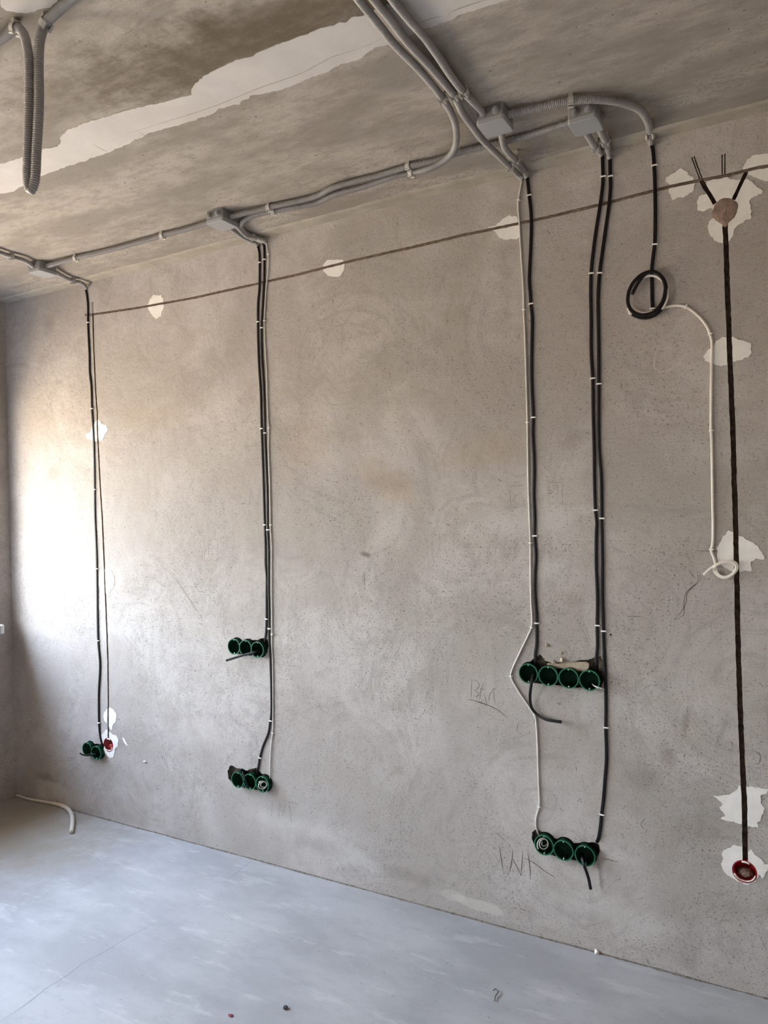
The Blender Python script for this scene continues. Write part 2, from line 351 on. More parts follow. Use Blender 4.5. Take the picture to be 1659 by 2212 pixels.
def sweep(bm, path, section, ref=None, radius=None, cap=True):
    """section: list of (a, b) offsets; ref given = ribbon whose b axis points along ref"""
    n = len(path); rings = []; prev = None
    for i, p in enumerate(path):
        t = (path[min(i + 1, n - 1)] - path[max(i - 1, 0)]).normalized()
        if ref is not None:
            r = ref(p) if callable(ref) else ref
            a = t.cross(r)
            a = a.normalized() if a.length > 1e-4 else (prev or Vector((1, 0, 0)))
            if prev is not None and a.dot(prev) < 0: a = -a
            b = a.cross(t).normalized(); prev = a
            if b.dot(r) < 0: b = -b
        else:
            if prev is None:
                q = Vector((0, 0, 1)) if abs(t.z) < .9 else Vector((1, 0, 0)); a = t.cross(q).normalized()
            else: a = (prev - t * prev.dot(t)).normalized()
            b = t.cross(a).normalized(); prev = a
        k = radius(i) if radius else 1.0
        rings.append([bm.verts.new(p + a * (x * k) + b * (y * k)) for x, y in section])
    m = len(section)
    for r0, r1 in zip(rings, rings[1:]):
        for j in range(m): bm.faces.new((r0[j], r0[(j + 1) % m], r1[(j + 1) % m], r1[j]))
    if cap:
        bm.faces.new(rings[0]); bm.faces.new(rings[-1])
    bmesh.ops.recalc_face_normals(bm, faces=bm.faces[:])
def circle(r, n=14): return [(r * math.cos(2 * math.pi * k / n), r * math.sin(2 * math.pi * k / n)) for k in range(n)]
def ribbon(w, t):
    """flat twin cable section: rounded ends"""
    s = []; r = t / 2
    for k in range(7): a = -math.pi / 2 + math.pi * k / 6; s.append((w / 2 - r + r * math.cos(a), r * math.sin(a)))
    for k in range(7): a = math.pi / 2 + math.pi * k / 6; s.append((-w / 2 + r + r * math.cos(a), r * math.sin(a)))
    return s
def lathe(bm, prof, M4, n=24, close=False):
    rings = []
    for r, z in prof: rings.append([bm.verts.new(M4 @ Vector((max(r, 1e-5) * math.cos(2 * math.pi * k / n), max(r, 1e-5) * math.sin(2 * math.pi * k / n), z))) for k in range(n)])
    for a, b in zip(rings, rings[1:]):
        for k in range(n): bm.faces.new((a[k], a[(k + 1) % n], b[(k + 1) % n], b[k]))
    if close:
        for k in range(n): bm.faces.new((rings[-1][k], rings[-1][(k + 1) % n], rings[0][(k + 1) % n], rings[0][k]))
    bmesh.ops.recalc_face_normals(bm, faces=bm.faces[:])
def axis_matrix(loc, z):
    return Matrix.Translation(loc) @ Vector(z).to_track_quat('Z', 'Y').to_matrix().to_4x4()

# ------------------------------------------------------------------ planar cutting: polygons on a surface, each with its own depth
def inside(p, poly):
    x, y = p; c = False; j = len(poly) - 1
    for i in range(len(poly)):
        xi, yi = poly[i]; xj, yj = poly[j]
        if (yi > y) != (yj > y) and x < (xj - xi) * (y - yi) / (yj - yi) + xi: c = not c
        j = i
    return c
def bbox(poly): xs = [p[0] for p in poly]; ys = [p[1] for p in poly]; return min(xs), min(ys), max(xs), max(ys)
def rough(poly, amp=0.004, step=0.006, f=60, seed=0.0):
    out = []; n = len(poly)
    for i in range(n):
        a = Vector(poly[i]); b = Vector(poly[(i + 1) % n]); d = b - a
        k = max(1, int(d.length / step))
        if d.length < 1e-7: continue
        nn = Vector((-d.y, d.x)).normalized()
        for j in range(k):
            q = a + d * (j / k)
            s = noise.noise(Vector((q.x * f, q.y * f, seed))) + 0.6 * noise.noise(Vector((q.x * f * 2.7, q.y * f * 2.7, seed + 9)))
            q = q + nn * s * amp
            out.append((q.x, q.y))
    return out
def relief(bm, outer, holes, to3d, mi_of=None, top=0.0, skirt=None):
    """outer polygon with holes [(poly, depth, material)]; depth None = cut right through. to3d(x, y, depth)"""
    verts = []; edges = []
    for poly in [outer] + [h[0] for h in holes]:
        s = len(verts); verts += [Vector(p) for p in poly]; edges += [(s + i, s + (i + 1) % len(poly)) for i in range(len(poly))]
    V, E, Fc, *_ = delaunay_2d_cdt(verts, edges, [], 0, 1e-7)
    bb = [bbox(h[0]) for h in holes]; info = {}
    keep = []
    for f in Fc:
        cxx = sum(V[i].x for i in f) / len(f); cyy = sum(V[i].y for i in f) / len(f)
        if not inside((cxx, cyy), outer): continue
        dep = top; mi = 0; cut = False
        for (poly, d, m_), b in zip(holes, bb):
            if b[0] <= cxx <= b[2] and b[1] <= cyy <= b[3] and inside((cxx, cyy), poly):
                if d is None: cut = True; break
                if d > dep: dep = d; mi = m_
        if not cut: keep.append((f, dep, mi))
    cache = {}
    def vert(i, d):
        k = (i, round(d, 6))
        if k not in cache: cache[k] = bm.verts.new(to3d(V[i].x, V[i].y, d))
        return cache[k]
    em = {}
    for f, d, mi in keep:
        fc = bm.faces.new([vert(i, d) for i in f]); fc.material_index = mi
        for a, b in zip(f, f[1:] + f[:1]): em.setdefault((min(a, b), max(a, b)), []).append((d, mi))
    for (a, b), l in em.items():
        if len(l) == 2 and abs(l[0][0] - l[1][0]) > 1e-6:
            lo, hi = sorted(l); 
            bm.faces.new((vert(a, lo[0]), vert(b, lo[0]), vert(b, hi[0]), vert(a, hi[0]))).material_index = hi[1]
        elif len(l) == 1 and skirt is not None:
            try: bm.faces.new((vert(a, l[0][0]), vert(b, l[0][0]), vert(b, skirt), vert(a, skirt)))
            except ValueError: pass
def groove(pts, w, seed=0.0, amp=0.0015, step=0.012):
    """polygon of constant width along a polyline, with nibbled edges"""
    P = [Vector(p) for p in pts]; L = []; R = []
    dense = []
    for a, b in zip(P, P[1:]):
        k = max(1, int((b - a).length / step)); dense += [a.lerp(b, j / k) for j in range(k)]
    dense.append(P[-1])
    for i, p in enumerate(dense):
        t = (dense[min(i + 1, len(dense) - 1)] - dense[max(i - 1, 0)]).normalized(); nn = Vector((-t.y, t.x))
        ja = amp * noise.noise(Vector((p.x * 70, p.y * 70, seed))) * 1.6; jb = amp * noise.noise(Vector((p.x * 70, p.y * 70, seed + 5))) * 1.6
        L.append(p + nn * (w / 2 + ja)); R.append(p - nn * (w / 2 + jb))
    return [tuple(p) for p in L] + [tuple(p) for p in reversed(R)]
def wp(u, v): q = W(u, v); return (q.x, q.z)

# ------------------------------------------------------------------ the wall: chases, cavities, sockets
GREEN = {  # rim centre of every green box, measured 25 mm proud of the wall
    'left': [(187.8, 1619), (207.3, 1626.5)],
    'centre_high': [(505, 1397), (530, 1400), (555.5, 1403.5)],
    'centre_low': [(513, 1685), (539, 1689), (566.5, 1694.5)],
    'right_high': [(1141, 1455), (1184, 1460.5), (1228, 1465.5), (1273, 1470)],
    'right_low': [(1175, 1826), (1217, 1837.5), (1263.5, 1849)],
}
PROUD = 0.024; RB = 0.0345
REDS = [(1608.5, 1882.5), (234.5, 1609)]
holes = []
for k, cl in GREEN.items():
    for (u, v) in cl:
        q = W(u, v, PROUD); holes.append(([(q.x + 0.0375 * math.cos(a * math.pi / 12), q.z + 0.0375 * math.sin(a * math.pi / 12)) for a in range(24)], 0.032, 2))
for (u, v) in REDS:
    q = W(u, v); holes.append(([(q.x + 0.0355 * math.cos(a * math.pi / 12), q.z + 0.0355 * math.sin(a * math.pi / 12)) for a in range(24)], 0.045, 2))
CAV = {
    'right_high': zm([(400, 640), (450, 600), (520, 560), (580, 625), (670, 650), (850, 630), (1015, 610), (1060, 600), (1160, 570), (1180, 620), (1195, 800), (1165, 900), (1050, 920), (820, 890), (600, 870), (400, 850), (330, 780)], 4.879, 1060, 1300),
    'centre_low': zm([(265, 1720), (300, 1665), (340, 1680), (370, 1700), (430, 1695), (470, 1720), (540, 1700), (590, 1690), (640, 1750), (710, 1790), (760, 1830), (745, 1880), (680, 1950), (500, 1920), (350, 1890), (275, 1810)], 5.143, 440, 1330),
    'centre_high': zm([(300, 290), (440, 275), (480, 258), (600, 275), (620, 260), (680, 250), (725, 270), (720, 340), (690, 430), (560, 430), (400, 420), (310, 390)], 5.143, 440, 1330),
    'left': zm([(430, 1120), (470, 1060), (540, 1040), (640, 1050), (720, 1060), (790, 1050), (800, 1110), (760, 1250), (640, 1290), (470, 1260)], 8.295, 130, 1480),
    'right_low': zm([(430, 770), (470, 740), (520, 750), (560, 800), (700, 840), (850, 880), (960, 880), (1080, 880), (1140, 900), (1150, 960), (1110, 1060), (980, 1080), (780, 1040), (600, 1000), (480, 940), (435, 850)], 4.879, 1060, 1640),
}
for i, (k, pl_) in enumerate(CAV.items()): holes.append((rough([wp(*p) for p in pl_], 0.003, 0.008, 50, i * 3.1), 0.028, 2))
# mortar chases left by the old wiring
CH = [
    ([(183, 679), (203, 678)], .0035), ([(183, 682), (203, 681.5)], .0035), ([(200.5, 652), (201.5, 680)], .0035), ([(198.5, 653), (199.5, 680)], .0035),
    ([(201, 679), (300, 664.5), (337, 658), (420, 643), (555, 613), (640, 594), (760, 563.5), (900, 532), (1000, 508), (1080, 491.5), (1180, 470), (1300, 441.5), (1400, 415), (1450, 403), (1520, 388), (1570, 379), (1630, 364), (1700, 352)], .0105),
    ([(200.5, 678), (203, 760), (207, 850), (210, 890), (212, 960), (216, 1040), (221, 1120), (225, 1210), (227, 1260), (230, 1340), (233, 1420), (234, 1500), (234, 1560), (234.5, 1595)], .0100),
    ([(1566, 480), (1568, 520), (1571, 620), (1574, 690), (1576, 760), (1580, 850), (1584, 960), (1586.5, 1050), (1589, 1130), (1590.5, 1200), (1592, 1270), (1594, 1370), (1597, 1480), (1601, 1580), (1604, 1650), (1606, 1690), (1608.5, 1740), (1609, 1800), (1610, 1862)], .0150),
    ([(1494.5, 340), (1513, 392)], .0035), ([(1499, 338), (1518, 390)], .0035), ([(1514, 388), (1523, 405), (1545, 440)], .0125),
    ([(1559.8, 334), (1560.2, 384)], .0035), ([(1566, 332), (1566, 382)], .0035), ([(1613, 370), (1600, 398), (1584, 432)], .0110),
]
for i, (p, w_) in enumerate(CH): holes.append((groove([wp(*q) for q in p], w_, i * 2.3, .0010 if w_ > .005 else .0004), {.0105: .0065, .0100: .0075}.get(w_, 0.012) if w_ > .005 else 0.006, 3 if w_ in (.0105, .0100) or w_ == .0036 else 1))
CHASE_POLYS = [h for h in holes if h[2] in (1, 3)] + [h for h in holes if h[1] == 0.045]
x, z = wp(1319, 1371); holes.append(([(x + .0032 * math.cos(a * math.pi / 5), z + .0032 * math.sin(a * math.pi / 5)) for a in range(10)], 0.02, 1))
XR, YB = 4.9, -4.3                         # right wall, wall behind the camera
bm = bmesh.new()
relief(bm, [(0, 0), (XR, 0), (XR, H), (0, H)], holes, lambda x, y, d: Vector((x, d, y)))
bm.faces.ensure_lookup_table()
wall = struct(link_mesh('wall_back', bm, [M_WALL, M_CHASE, M_CAVITY, M_CHASE2]))
bm = bmesh.new(); box(bm, -.3, XR + .2, 0.06, 0.2, -.1, H + .1); o = struct(link_mesh('wall_back_core', bm, M_CAVITY, wall))
# left wall with the window opening
y0, y1, z0, z1 = WIN
bm = bmesh.new()
d0, d1, e0, e1 = FILL_DOOR
box(bm, -.32, 0, YB, d0, 0, H); box(bm, -.32, 0, d1, y0, 0, H); box(bm, -.32, 0, d0, d1, 0, e0); box(bm, -.32, 0, d0, d1, e1, H); box(bm, -.32, 0, y1, 0.06, 0, H); box(bm, -.32, 0, y0, y1, 0, z0 - .03); box(bm, -.32, 0, y0, y1, z1, H)
struct(link_mesh('wall_left', bm, M_WALL_L))
bm = bmesh.new(); box(bm, XR, XR + .2, YB, 0.06, 0, H); struct(link_mesh('wall_right', bm, M_WALL_L))
bm = bmesh.new(); box(bm, -.32, XR + .2, YB - .2, YB, 0, H); struct(link_mesh('wall_front', bm, M_WALL_L))
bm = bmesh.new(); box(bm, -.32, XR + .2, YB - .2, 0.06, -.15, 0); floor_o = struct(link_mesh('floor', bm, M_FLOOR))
bm = bmesh.new(); box(bm, -.32, XR + .2, YB - .2, 0.06, H, H + .2); ceil_o = struct(link_mesh('ceiling', bm, M_CEIL))

# hand-smoothed plaster fillet where the ceiling meets the wall
bm = bmesh.new(); prev = None
for k in range(0, 246):
    x = k * 0.02
    w_ = 0.052 + 0.012 * noise.noise(Vector((x * 2.2, 0, 1))) + 0.004 * noise.noise(Vector((x * 17, 0, 1)))
    d_ = 0.010 + 0.006 * noise.noise(Vector((x * 1.9, 3, 1))) + .0015 * noise.noise(Vector((x * 15, 3, 1)))
    ring = [bm.verts.new(p) for p in ((x, 0.0, H - d_), (x, -w_ * .28, H - d_ * .80), (x, -w_ * .7, H - .0045), (x, -w_, H - .0028), (x, -w_ - .003, H + .001))]
    if prev:
        for a in range(4): bm.faces.new((prev[a], prev[a + 1], ring[a + 1], ring[a]))
    prev = ring
bmesh.ops.recalc_face_normals(bm, faces=bm.faces[:])
struct(link_mesh('trim_1', bm, M_BAND, smooth=True))
# ragged dark strip painting in the gap shadow where wall meets floor screed
bm = bmesh.new(); prev = None
for k in range(0, 491):
    x = k * 0.01
    w_ = 0.003 + 0.004 * max(-.9, noise.noise(Vector((x * 6, 0, 1)))) + .003 * noise.noise(Vector((x * 40, 0, 1)))
    h_ = 0.002 + 0.002 * noise.noise(Vector((x * 5, 8, 1))) + .002 * noise.noise(Vector((x * 45, 8, 1)))
    ring = [bm.verts.new(p) for p in ((x, .001, max(.001, h_) + .002), (x, -w_ * .6, max(.001, h_)), (x, -w_ - .003, -.0005))]
    if prev:
        for a in range(2): bm.faces.new((prev[a], prev[a + 1], ring[a + 1], ring[a]))
    prev = ring
bmesh.ops.recalc_face_normals(bm, faces=bm.faces[:])
struct(link_mesh('trim_2', bm, M_CAVITY, smooth=True))

# window with frame, glass and the white sill whose end shows at the left edge
win = thing('window_1', 'white framed window in the left wall', 'window', (0, (y0 + y1) / 2, z0)); del win['label']; del win['category']; win['kind'] = 'structure'
def wpart(name, boxes, mat, bev=0.0):
    bm = bmesh.new()
    for b_ in boxes: box(bm, *b_)
    if bev: bmesh.ops.bevel(bm, geom=bm.edges[:], offset=bev, segments=3, affect='EDGES', profile=.6)
    o = link_mesh(name, bm, mat); rebase(o, win); return o
ym = (y0 + y1) / 2
wpart('window_frame', [(-.28, -.21, y0, y1, z0 - .03, z0 + .05), (-.28, -.21, y0, y1, z1 - .05, z1), (-.28, -.21, y0, y0 + .05, z0 + .05, z1 - .05), (-.28, -.21, y1 - .05, y1, z0 + .05, z1 - .05), (-.28, -.21, ym - .035, ym + .035, z0 + .05, z1 - .05)], M_PVC)
wpart('pane', [(-.25, -.246, y0 + .05, ym - .035, z0 + .05, z1 - .05)], M_GLASS); wpart('pane', [(-.25, -.246, ym + .035, y1 - .05, z0 + .05, z1 - .05)], M_GLASS)
dr = thing('fill_door_1', 'unseen glazed door added to light the right side', 'door', (0, (d0 + d1) / 2, e0)); del dr['label']; del dr['category']; dr['kind'] = 'structure'
bm = bmesh.new()
for b_ in ((-.28, -.21, d0, d0 + .08, e0, e1), (-.28, -.21, d1 - .08, d1, e0, e1), (-.28, -.21, d0 + .08, d1 - .08, e0, e0 + .1), (-.28, -.21, d0 + .08, d1 - .08, e1 - .08, e1)): box(bm, *b_)
rebase(link_mesh('fill_door_frame', bm, M_PVC), dr)
bm = bmesh.new(); box(bm, -.25, -.246, d0 + .08, d1 - .08, e0 + .1, e1 - .08); rebase(link_mesh('pane', bm, M_GLASS), dr)
SILL_Y, SZ = -0.085, 0.905
sill = wpart('window_sill', [(-.21, .055, y0 - .05, SILL_Y - .012, SZ, SZ + .045)], M_PVC, .006)
capo = wpart('sill_end_cap', [(-.0, .058, SILL_Y - .016, SILL_Y, SZ - .002, SZ + .048)], M_PVC, .007)
wpart('cap_mark', [(.0575, .0588, SILL_Y - .034, SILL_Y - .0325, SZ + .008, SZ + .036), (.0575, .0588, SILL_Y - .024, SILL_Y - .0225, SZ + .008, SZ + .036), (.0575, .0588, SILL_Y - .034, SILL_Y - .0225, SZ + .0345, SZ + .036), (.0575, .0588, SILL_Y - .034, SILL_Y - .0225, SZ + .008, SZ + .0095)], M_PURPLE)

# ------------------------------------------------------------------ white putty patches on the wall
def putty(pts, label, seed, t=0.0016, amp=0.004, name='putty_patch', group='white putty patches on the wall'):
    poly = rough([wp(*p) for p in pts], amp, 0.004, 75, seed)
    bm = bmesh.new()
    hs = [(h[0], None, 0) for h in CHASE_POLYS]
    b0 = bbox(poly)
    hs = [h for h in hs if not (bbox(h[0])[0] > b0[2] or bbox(h[0])[2] < b0[0] or bbox(h[0])[1] > b0[3] or bbox(h[0])[3] < b0[1])]
    relief(bm, poly, hs, lambda x, y, d: Vector((x, d, y)), top=-t, skirt=0.0005)
    bmesh.ops.recalc_face_normals(bm, faces=bm.faces[:])
    cx_ = (b0[0] + b0[2]) / 2; cz_ = b0[1]
    o = link_mesh(name, bm, M_PUTTY, loc=(cx_, 0, cz_)); tag(o, label, 'putty patch', group); return o
A1 = lambda l: zm(l, 5.53, 160, 580); A2 = lambda l: zm(l, 5.53, 1400, 220)
putty(A1([(950, 320), (1045, 320), (1070, 370), (1065, 430), (1080, 465), (1050, 520), (1040, 575), (975, 605), (925, 545), (885, 480), (885, 430), (905, 370)]), 'small oval white putty patch on the upper slanting chase, nearest the left corner', 1)
putty(A1([(290, 1800), (345, 1860), (385, 1870), (410, 1920), (370, 1990), (345, 2050), (245, 2065), (150, 2030), (145, 1980), (190, 1960), (235, 1860), (270, 1820)]), 'ragged white putty patch high behind the leftmost black cable', 2)
putty(zm([(270, 1060), (340, 1070), (370, 1130), (370, 1220), (330, 1265), (330, 1300), (250, 1260), (230, 1200), (240, 1110)], 4.254, 160, 980), 'white putty patch halfway down the left upright chase, in the brightest light', 3)
putty(zm([(1375, 790), (1410, 750), (1500, 742), (1570, 740), (1590, 780), (1580, 860), (1550, 905), (1490, 915), (1420, 900), (1380, 850)], 4.608, 400, 400), 'small white putty patch on the slanting chase right of the centre cables', 4)
putty(zm([(370, 1165), (430, 1175), (450, 1230), (460, 1330), (430, 1350), (330, 1355), (285, 1340), (260, 1295), (205, 1265), (210, 1250), (265, 1245), (310, 1195)], 3.687, 1000, 150), 'white putty patch on the slanting chase just left of the long white cable', 5)
putty(A2([(380, 800), (430, 820), (470, 850), (510, 900), (545, 900), (560, 960), (560, 1010), (520, 1080), (440, 1140), (370, 1150), (350, 1150), (290, 1180), (270, 1120), (240, 1060), (270, 1000), (215, 950), (215, 900), (260, 880), (320, 850)]), 'ragged white putty patch on the slanting chase left of the forked chase', 6)
putty(A2([(700, 960), (770, 930), (850, 930), (930, 895), (980, 930), (1100, 935), (1180, 920), (1240, 960), (1300, 1010), (1365, 1070), (1360, 1100), (1270, 1130), (1205, 1190), (1220, 1260), (1235, 1320), (1230, 1390), (1160, 1420), (1070, 1490), (1020, 1520), (1020, 1590), (970, 1660), (900, 1690), (800, 1660), (730, 1580), (715, 1500), (725, 1420), (780, 1390), (760, 1270), (690, 1290), (640, 1310), (590, 1300), (585, 1200), (610, 1130), (700, 1090)]), 'largest white putty patch, spread round the mortared disc and forked chase', 7)
putty(A2([(1130, 800), (1180, 700), (1250, 640), (1350, 622), (1500, 625), (1700, 650), (1700, 900), (1500, 930), (1400, 950), (1300, 915), (1200, 870), (1150, 830)]), 'round white putty patch cut by the right edge, at the top of the wall', 8)
putty(zm([(1150, 870), (1190, 830), (1240, 815), (1300, 820), (1350, 845), (1440, 870), (1490, 890), (1485, 990), (1460, 1030), (1370, 1060), (1310, 1075), (1250, 1100), (1190, 1110), (1110, 1090), (1030, 1065), (1010, 1020), (1060, 960), (1110, 910)], 4.621, 1300, 550), 'wide white putty patch crossed by the cream cable and the right chase', 9)
putty(zm([(1070, 320), (1140, 345), (1200, 380), (1330, 440), (1450, 520), (1540, 610), (1600, 700), (1590, 750), (1470, 740), (1410, 780), (1400, 850), (1410, 930), (1300, 920), (1220, 950), (1130, 940), (1060, 900), (1000, 880), (920, 800), (900, 720), (890, 580), (940, 500), (990, 400)], 6.941, 1420, 1100), 'fan shaped white putty patch behind the knotted end of the cream cable', 10)
putty(zm([(850, 275), (970, 280), (1100, 295), (1320, 330), (1310, 400), (1190, 430), (1200, 550), (1270, 640), (1220, 740), (1200, 820), (1150, 860), (1160, 940), (1050, 930), (980, 900), (870, 880), (750, 850), (620, 810), (570, 800), (640, 740), (600, 680), (540, 620), (620, 560), (540, 510), (450, 430), (560, 440), (700, 410), (820, 350)], 7.374, 1480, 1660), 'big ragged white putty patch just above the right red wall box', 11)
putty(zm([(770, 1210), (900, 1250), (1000, 1330), (1060, 1290), (1110, 1370), (1220, 1440), (1250, 1520), (1320, 1530), (1310, 1590), (1260, 1700), (1230, 1750), (1180, 1690), (1140, 1760), (1130, 1800), (1000, 1850), (940, 1840), (850, 1800), (700, 1700), (620, 1650), (570, 1510), (600, 1450), (590, 1400), (610, 1310), (720, 1260)], 7.374, 1480, 1660), 'white putty ring smeared round the right red wall box', 12)
putty(zm([(900, 395), (960, 440), (1000, 500), (1015, 540), (1000, 640), (960, 700), (930, 800), (890, 770), (860, 700), (800, 640), (780, 570), (790, 500), (840, 430)], 8.295, 130, 1480), 'oval white putty patch directly above the left red wall box', 13)
putty(zm([(830, 785), (870, 830), (900, 840), (950, 890), (1000, 900), (1045, 970), (1040, 1090), (980, 1140), (985, 1200), (950, 1290), (900, 1305), (860, 1280), (770, 1190), (800, 1100), (740, 960), (740, 880), (790, 850)], 8.295, 130, 1480), 'white putty smeared round the left red wall box', 14)
putty(zm([(1115, 945), (1150, 950), (1180, 1010), (1215, 1080), (1190, 1080), (1150, 1030)], 8.295, 130, 1480), 'thin white putty smear right of the left red wall box', 15, amp=.002)

def ceil_putty(pts, label, seed, t=.002):
    poly = rough([(lambda q: (q.x, q.y))(C(*p)) for p in pts], .006, .008, 40, seed); bm = bmesh.new()
    relief(bm, poly, [], lambda x, y, d: Vector((x, y, H + d)), top=-t, skirt=0.0005)
    bmesh.ops.recalc_face_normals(bm, faces=bm.faces[:]); b0 = bbox(poly)
    o = link_mesh('joint_filler', bm, M_CPUTTY, loc=((b0[0] + b0[2]) / 2, (b0[1] + b0[3]) / 2, H)); return tag(o, label, 'joint filler', 'pale filler on the ceiling')
top = [(-60, 372), (0, 353), (51, 338), (91, 321), (125, 315), (131, 305), (130, 297), (142, 282), (175, 268), (270, 238), (334, 224), (415, 204), (412, 196), (419, 182), (439, 165), (456, 157), (486, 140), (523, 125), (560, 113), (640, 80), (700, 58), (720, 52), (735, 47), (750, 47), (765, 35), (791, 30), (850, 2), (920, -25), (1080, -75), (1250, -130)]
bot = [(-60, 440), (0, 419), (30, 412), (60, 393), (95, 378), (135, 361), (189, 344), (230, 329), (277, 310), (321, 287), (381, 270), (452, 248), (473, 233), (516, 223), (540, 206), (600, 195), (660, 172), (720, 147), (735, 138), (781, 124), (809, 101), (847, 94), (884, 76), (917, 61), (958, 48), (996, 30), (1024, 20), (1085, 3), (1130, -15), (1250, -60)]
strip = ceil_putty(top + bot[::-1], 'long pale strip of filler along the joint between two ceiling slabs', 3)
ceil_putty(zm([(15, 90), (15, 40), (20, -60), (60, -220), (500, -260), (900, -200), (870, 0), (865, 30), (750, 90), (600, 130), (480, 170), (380, 185), (200, 175), (90, 150)], 6.9125, 0, 0), 'rounded pale filler patch on the ceiling above the hanging conduit loop', 5)
# scored joint line in the filler strip
def stroke(bm, pts3, nrm, w_, lift=.0003, jit=0.0, seed=0.0):
    prev = None; P = smooth_path(pts3, .004) if len(pts3) > 2 else [Vector(pts3[0]).lerp(Vector(pts3[1]), k / max(2, int((Vector(pts3[1]) - Vector(pts3[0])).length / .004))) for k in range(max(2, int((Vector(pts3[1]) - Vector(pts3[0])).length / .004)) + 1)]
    n_ = len(P)
    for i, p in enumerate(P):
        t = (P[min(i + 1, n_ - 1)] - P[max(i - 1, 0)]).normalized(); a = t.cross(nrm).normalized()
        wob = a * jit * noise.noise(Vector((i * .35, seed, 0)))
        k = w_ / 2 * (0.55 + 0.6 * abs(noise.noise(Vector((i * .4, seed, 4))))) * min(1, .35 + 2.5 * i / n_, .35 + 2.5 * (n_ - 1 - i) / n_)
        q = p + nrm * lift + wob; r = (bm.verts.new(q + a * k), bm.verts.new(q - a * k))
        if prev: bm.faces.new((prev[0], prev[1], r[1], r[0]))
        prev = r
UP, DN, OUT = Vector((0, 0, 1)), Vector((0, 0, -1)), Vector((0, -1, 0))
def marks(name, lines, mapf, nrm, w_, mat, parent, label, lift=.0003, jit=.0006):
    bm = bmesh.new()
    for i, l in enumerate(lines): stroke(bm, [mapf(*p) for p in l], nrm, w_, lift, jit, i * 1.3)
    o = link_mesh(name, bm, mat); o['label'] = label
    if parent is not None:
        o.data.transform(Matrix.Translation(-parent.location)); o.parent = parent
    return o
marks('joint_line', [[(270, 290), (360, 262), (455, 232), (560, 190), (650, 158), (720, 122), (780, 103), (830, 80)], [(905, 50), (930, 40), (955, 34)], [(965, 36), (975, 26), (1010, 12), (1060, -4)], [(300, 285), (320, 298)], [(200, 312), (232, 328)]], lambda u, v: C(u, v, .002), DN, .004, M_BAND, strip, 'thin scored line along the filler', .0004)
# writing and scratches on the wall
Z1 = lambda l: zm(l, 8.295, 1000, 1400); Z2 = lambda l: zm(l, 4.879, 1060, 1640); Z3 = lambda l: zm(l, 2.44, 560, 1640); Z4 = lambda l: zm(l, 4.1475, 1000, 980)
marks('pencil_writing', [Z1([(157, 600), (150, 750), (145, 890)]), Z1([(130, 575), (230, 580), (295, 650), (250, 735), (200, 770)]), Z1([(220, 770), (290, 820), (250, 865), (190, 855)]),
      Z1([(375, 620), (320, 760), (300, 940)]), Z1([(385, 820), (400, 900), (435, 1040)]), Z1([(335, 740), (400, 735)]), Z1([(465, 970), (475, 860), (545, 720)]), Z1([(545, 720), (560, 900), (580, 1020)])], W, OUT, .0022, M_PENCIL, wall, 'pencilled letters left of the right upper green boxes')
marks('pencil_writing', [Z1([(90, 940), (130, 925), (260, 960), (440, 1020), (600, 1095), (720, 1180), (800, 1250)])], W, OUT, .0042, M_PENCIL, wall, 'curved pencil line under the pencilled letters')
marks('pencil_writing', [Z2([(90, 910), (110, 1040), (135, 1195)]), Z2([(230, 955), (225, 1060), (200, 1185)]), Z2([(230, 1040), (275, 1130), (320, 1225)]), Z2([(320, 1225), (330, 1090), (340, 960)]), Z2([(390, 975), (410, 1100), (420, 1270)]), Z2([(360, 1045), (450, 1090), (560, 1170), (680, 1250)])], W, OUT, .0036, M_PENCIL, wall, 'large pencilled letters below left of the right lower green boxes')
marks('pencil_writing', [Z3([(70, 215), (65, 300)]), Z3([(105, 210), (103, 315)]), Z3([(107, 215), (122, 300)]), Z3([(125, 300), (140, 222)]), Z3([(158, 220), (165, 290), (172, 345)]), Z3([(143, 225), (175, 228), (215, 240)])], W, OUT, .0022, M_FAINT, wall, 'faint pencilled letters beside the centre lower green boxes')
marks('pencil_writing', [Z4([(410, 290), (545, 285)]), Z4([(415, 290), (430, 480)]), Z4([(430, 475), (500, 478)]), Z4([(530, 350), (480, 370), (460, 420), (490, 460)]), Z4([(755, 255), (895, 255)]), Z4([(770, 260), (770, 420)]), Z4([(890, 260), (895, 460)]), Z4([(795, 280), (840, 285), (850, 350), (800, 390)]),
      [(441, 1168), (470, 1166)], [(470, 1166), (472, 1210)], [(472, 1210), (443, 1212)], [(443, 1212), (441, 1168)], [(450, 1176), (450, 1204)], [(450, 1176), (460, 1180), (458, 1190), (450, 1192)]], W, OUT, .0018, M_FAINT, wall, 'faint pencilled boxes and letters on the wall')
Z5 = lambda l: zm(l, 6.941, 1420, 1100)
marks('scratch', [Z5([(600, 980), (610, 1060), (560, 1130), (470, 1210), (420, 1280), (400, 1380), (390, 1480), (340, 1560), (250, 1660)]), Z5([(640, 960), (640, 1060), (580, 1130), (500, 1190), (440, 1290), (435, 1390), (400, 1480), (400, 1560), (350, 1620), (260, 1660)]), Z5([(565, 625), (985, 625)]), [(1353, 1331), (1390, 1332)], [(1488, 1230), (1500, 1248)],
      [(378, 1250), (400, 1280), (437, 1337)], [(786, 1235), (789, 1270)], [(1383, 1780), (1394, 1768)], [(1383, 1780), (1391, 1792)], [(1302, 1854), (1334, 1861)], [(1181, 495), (1189, 506)], [(1625, 1622), (1640, 1627), (1640, 1648), (1628, 1650)], [(1072, 1640 + 158), (1090, 1640 + 175)], [(1120, 1572 - 10), (1116, 1580)], [(545, 960), (541, 965)]], W, OUT, .0025, M_PENCIL, wall, 'dark scratches scattered on the plaster')
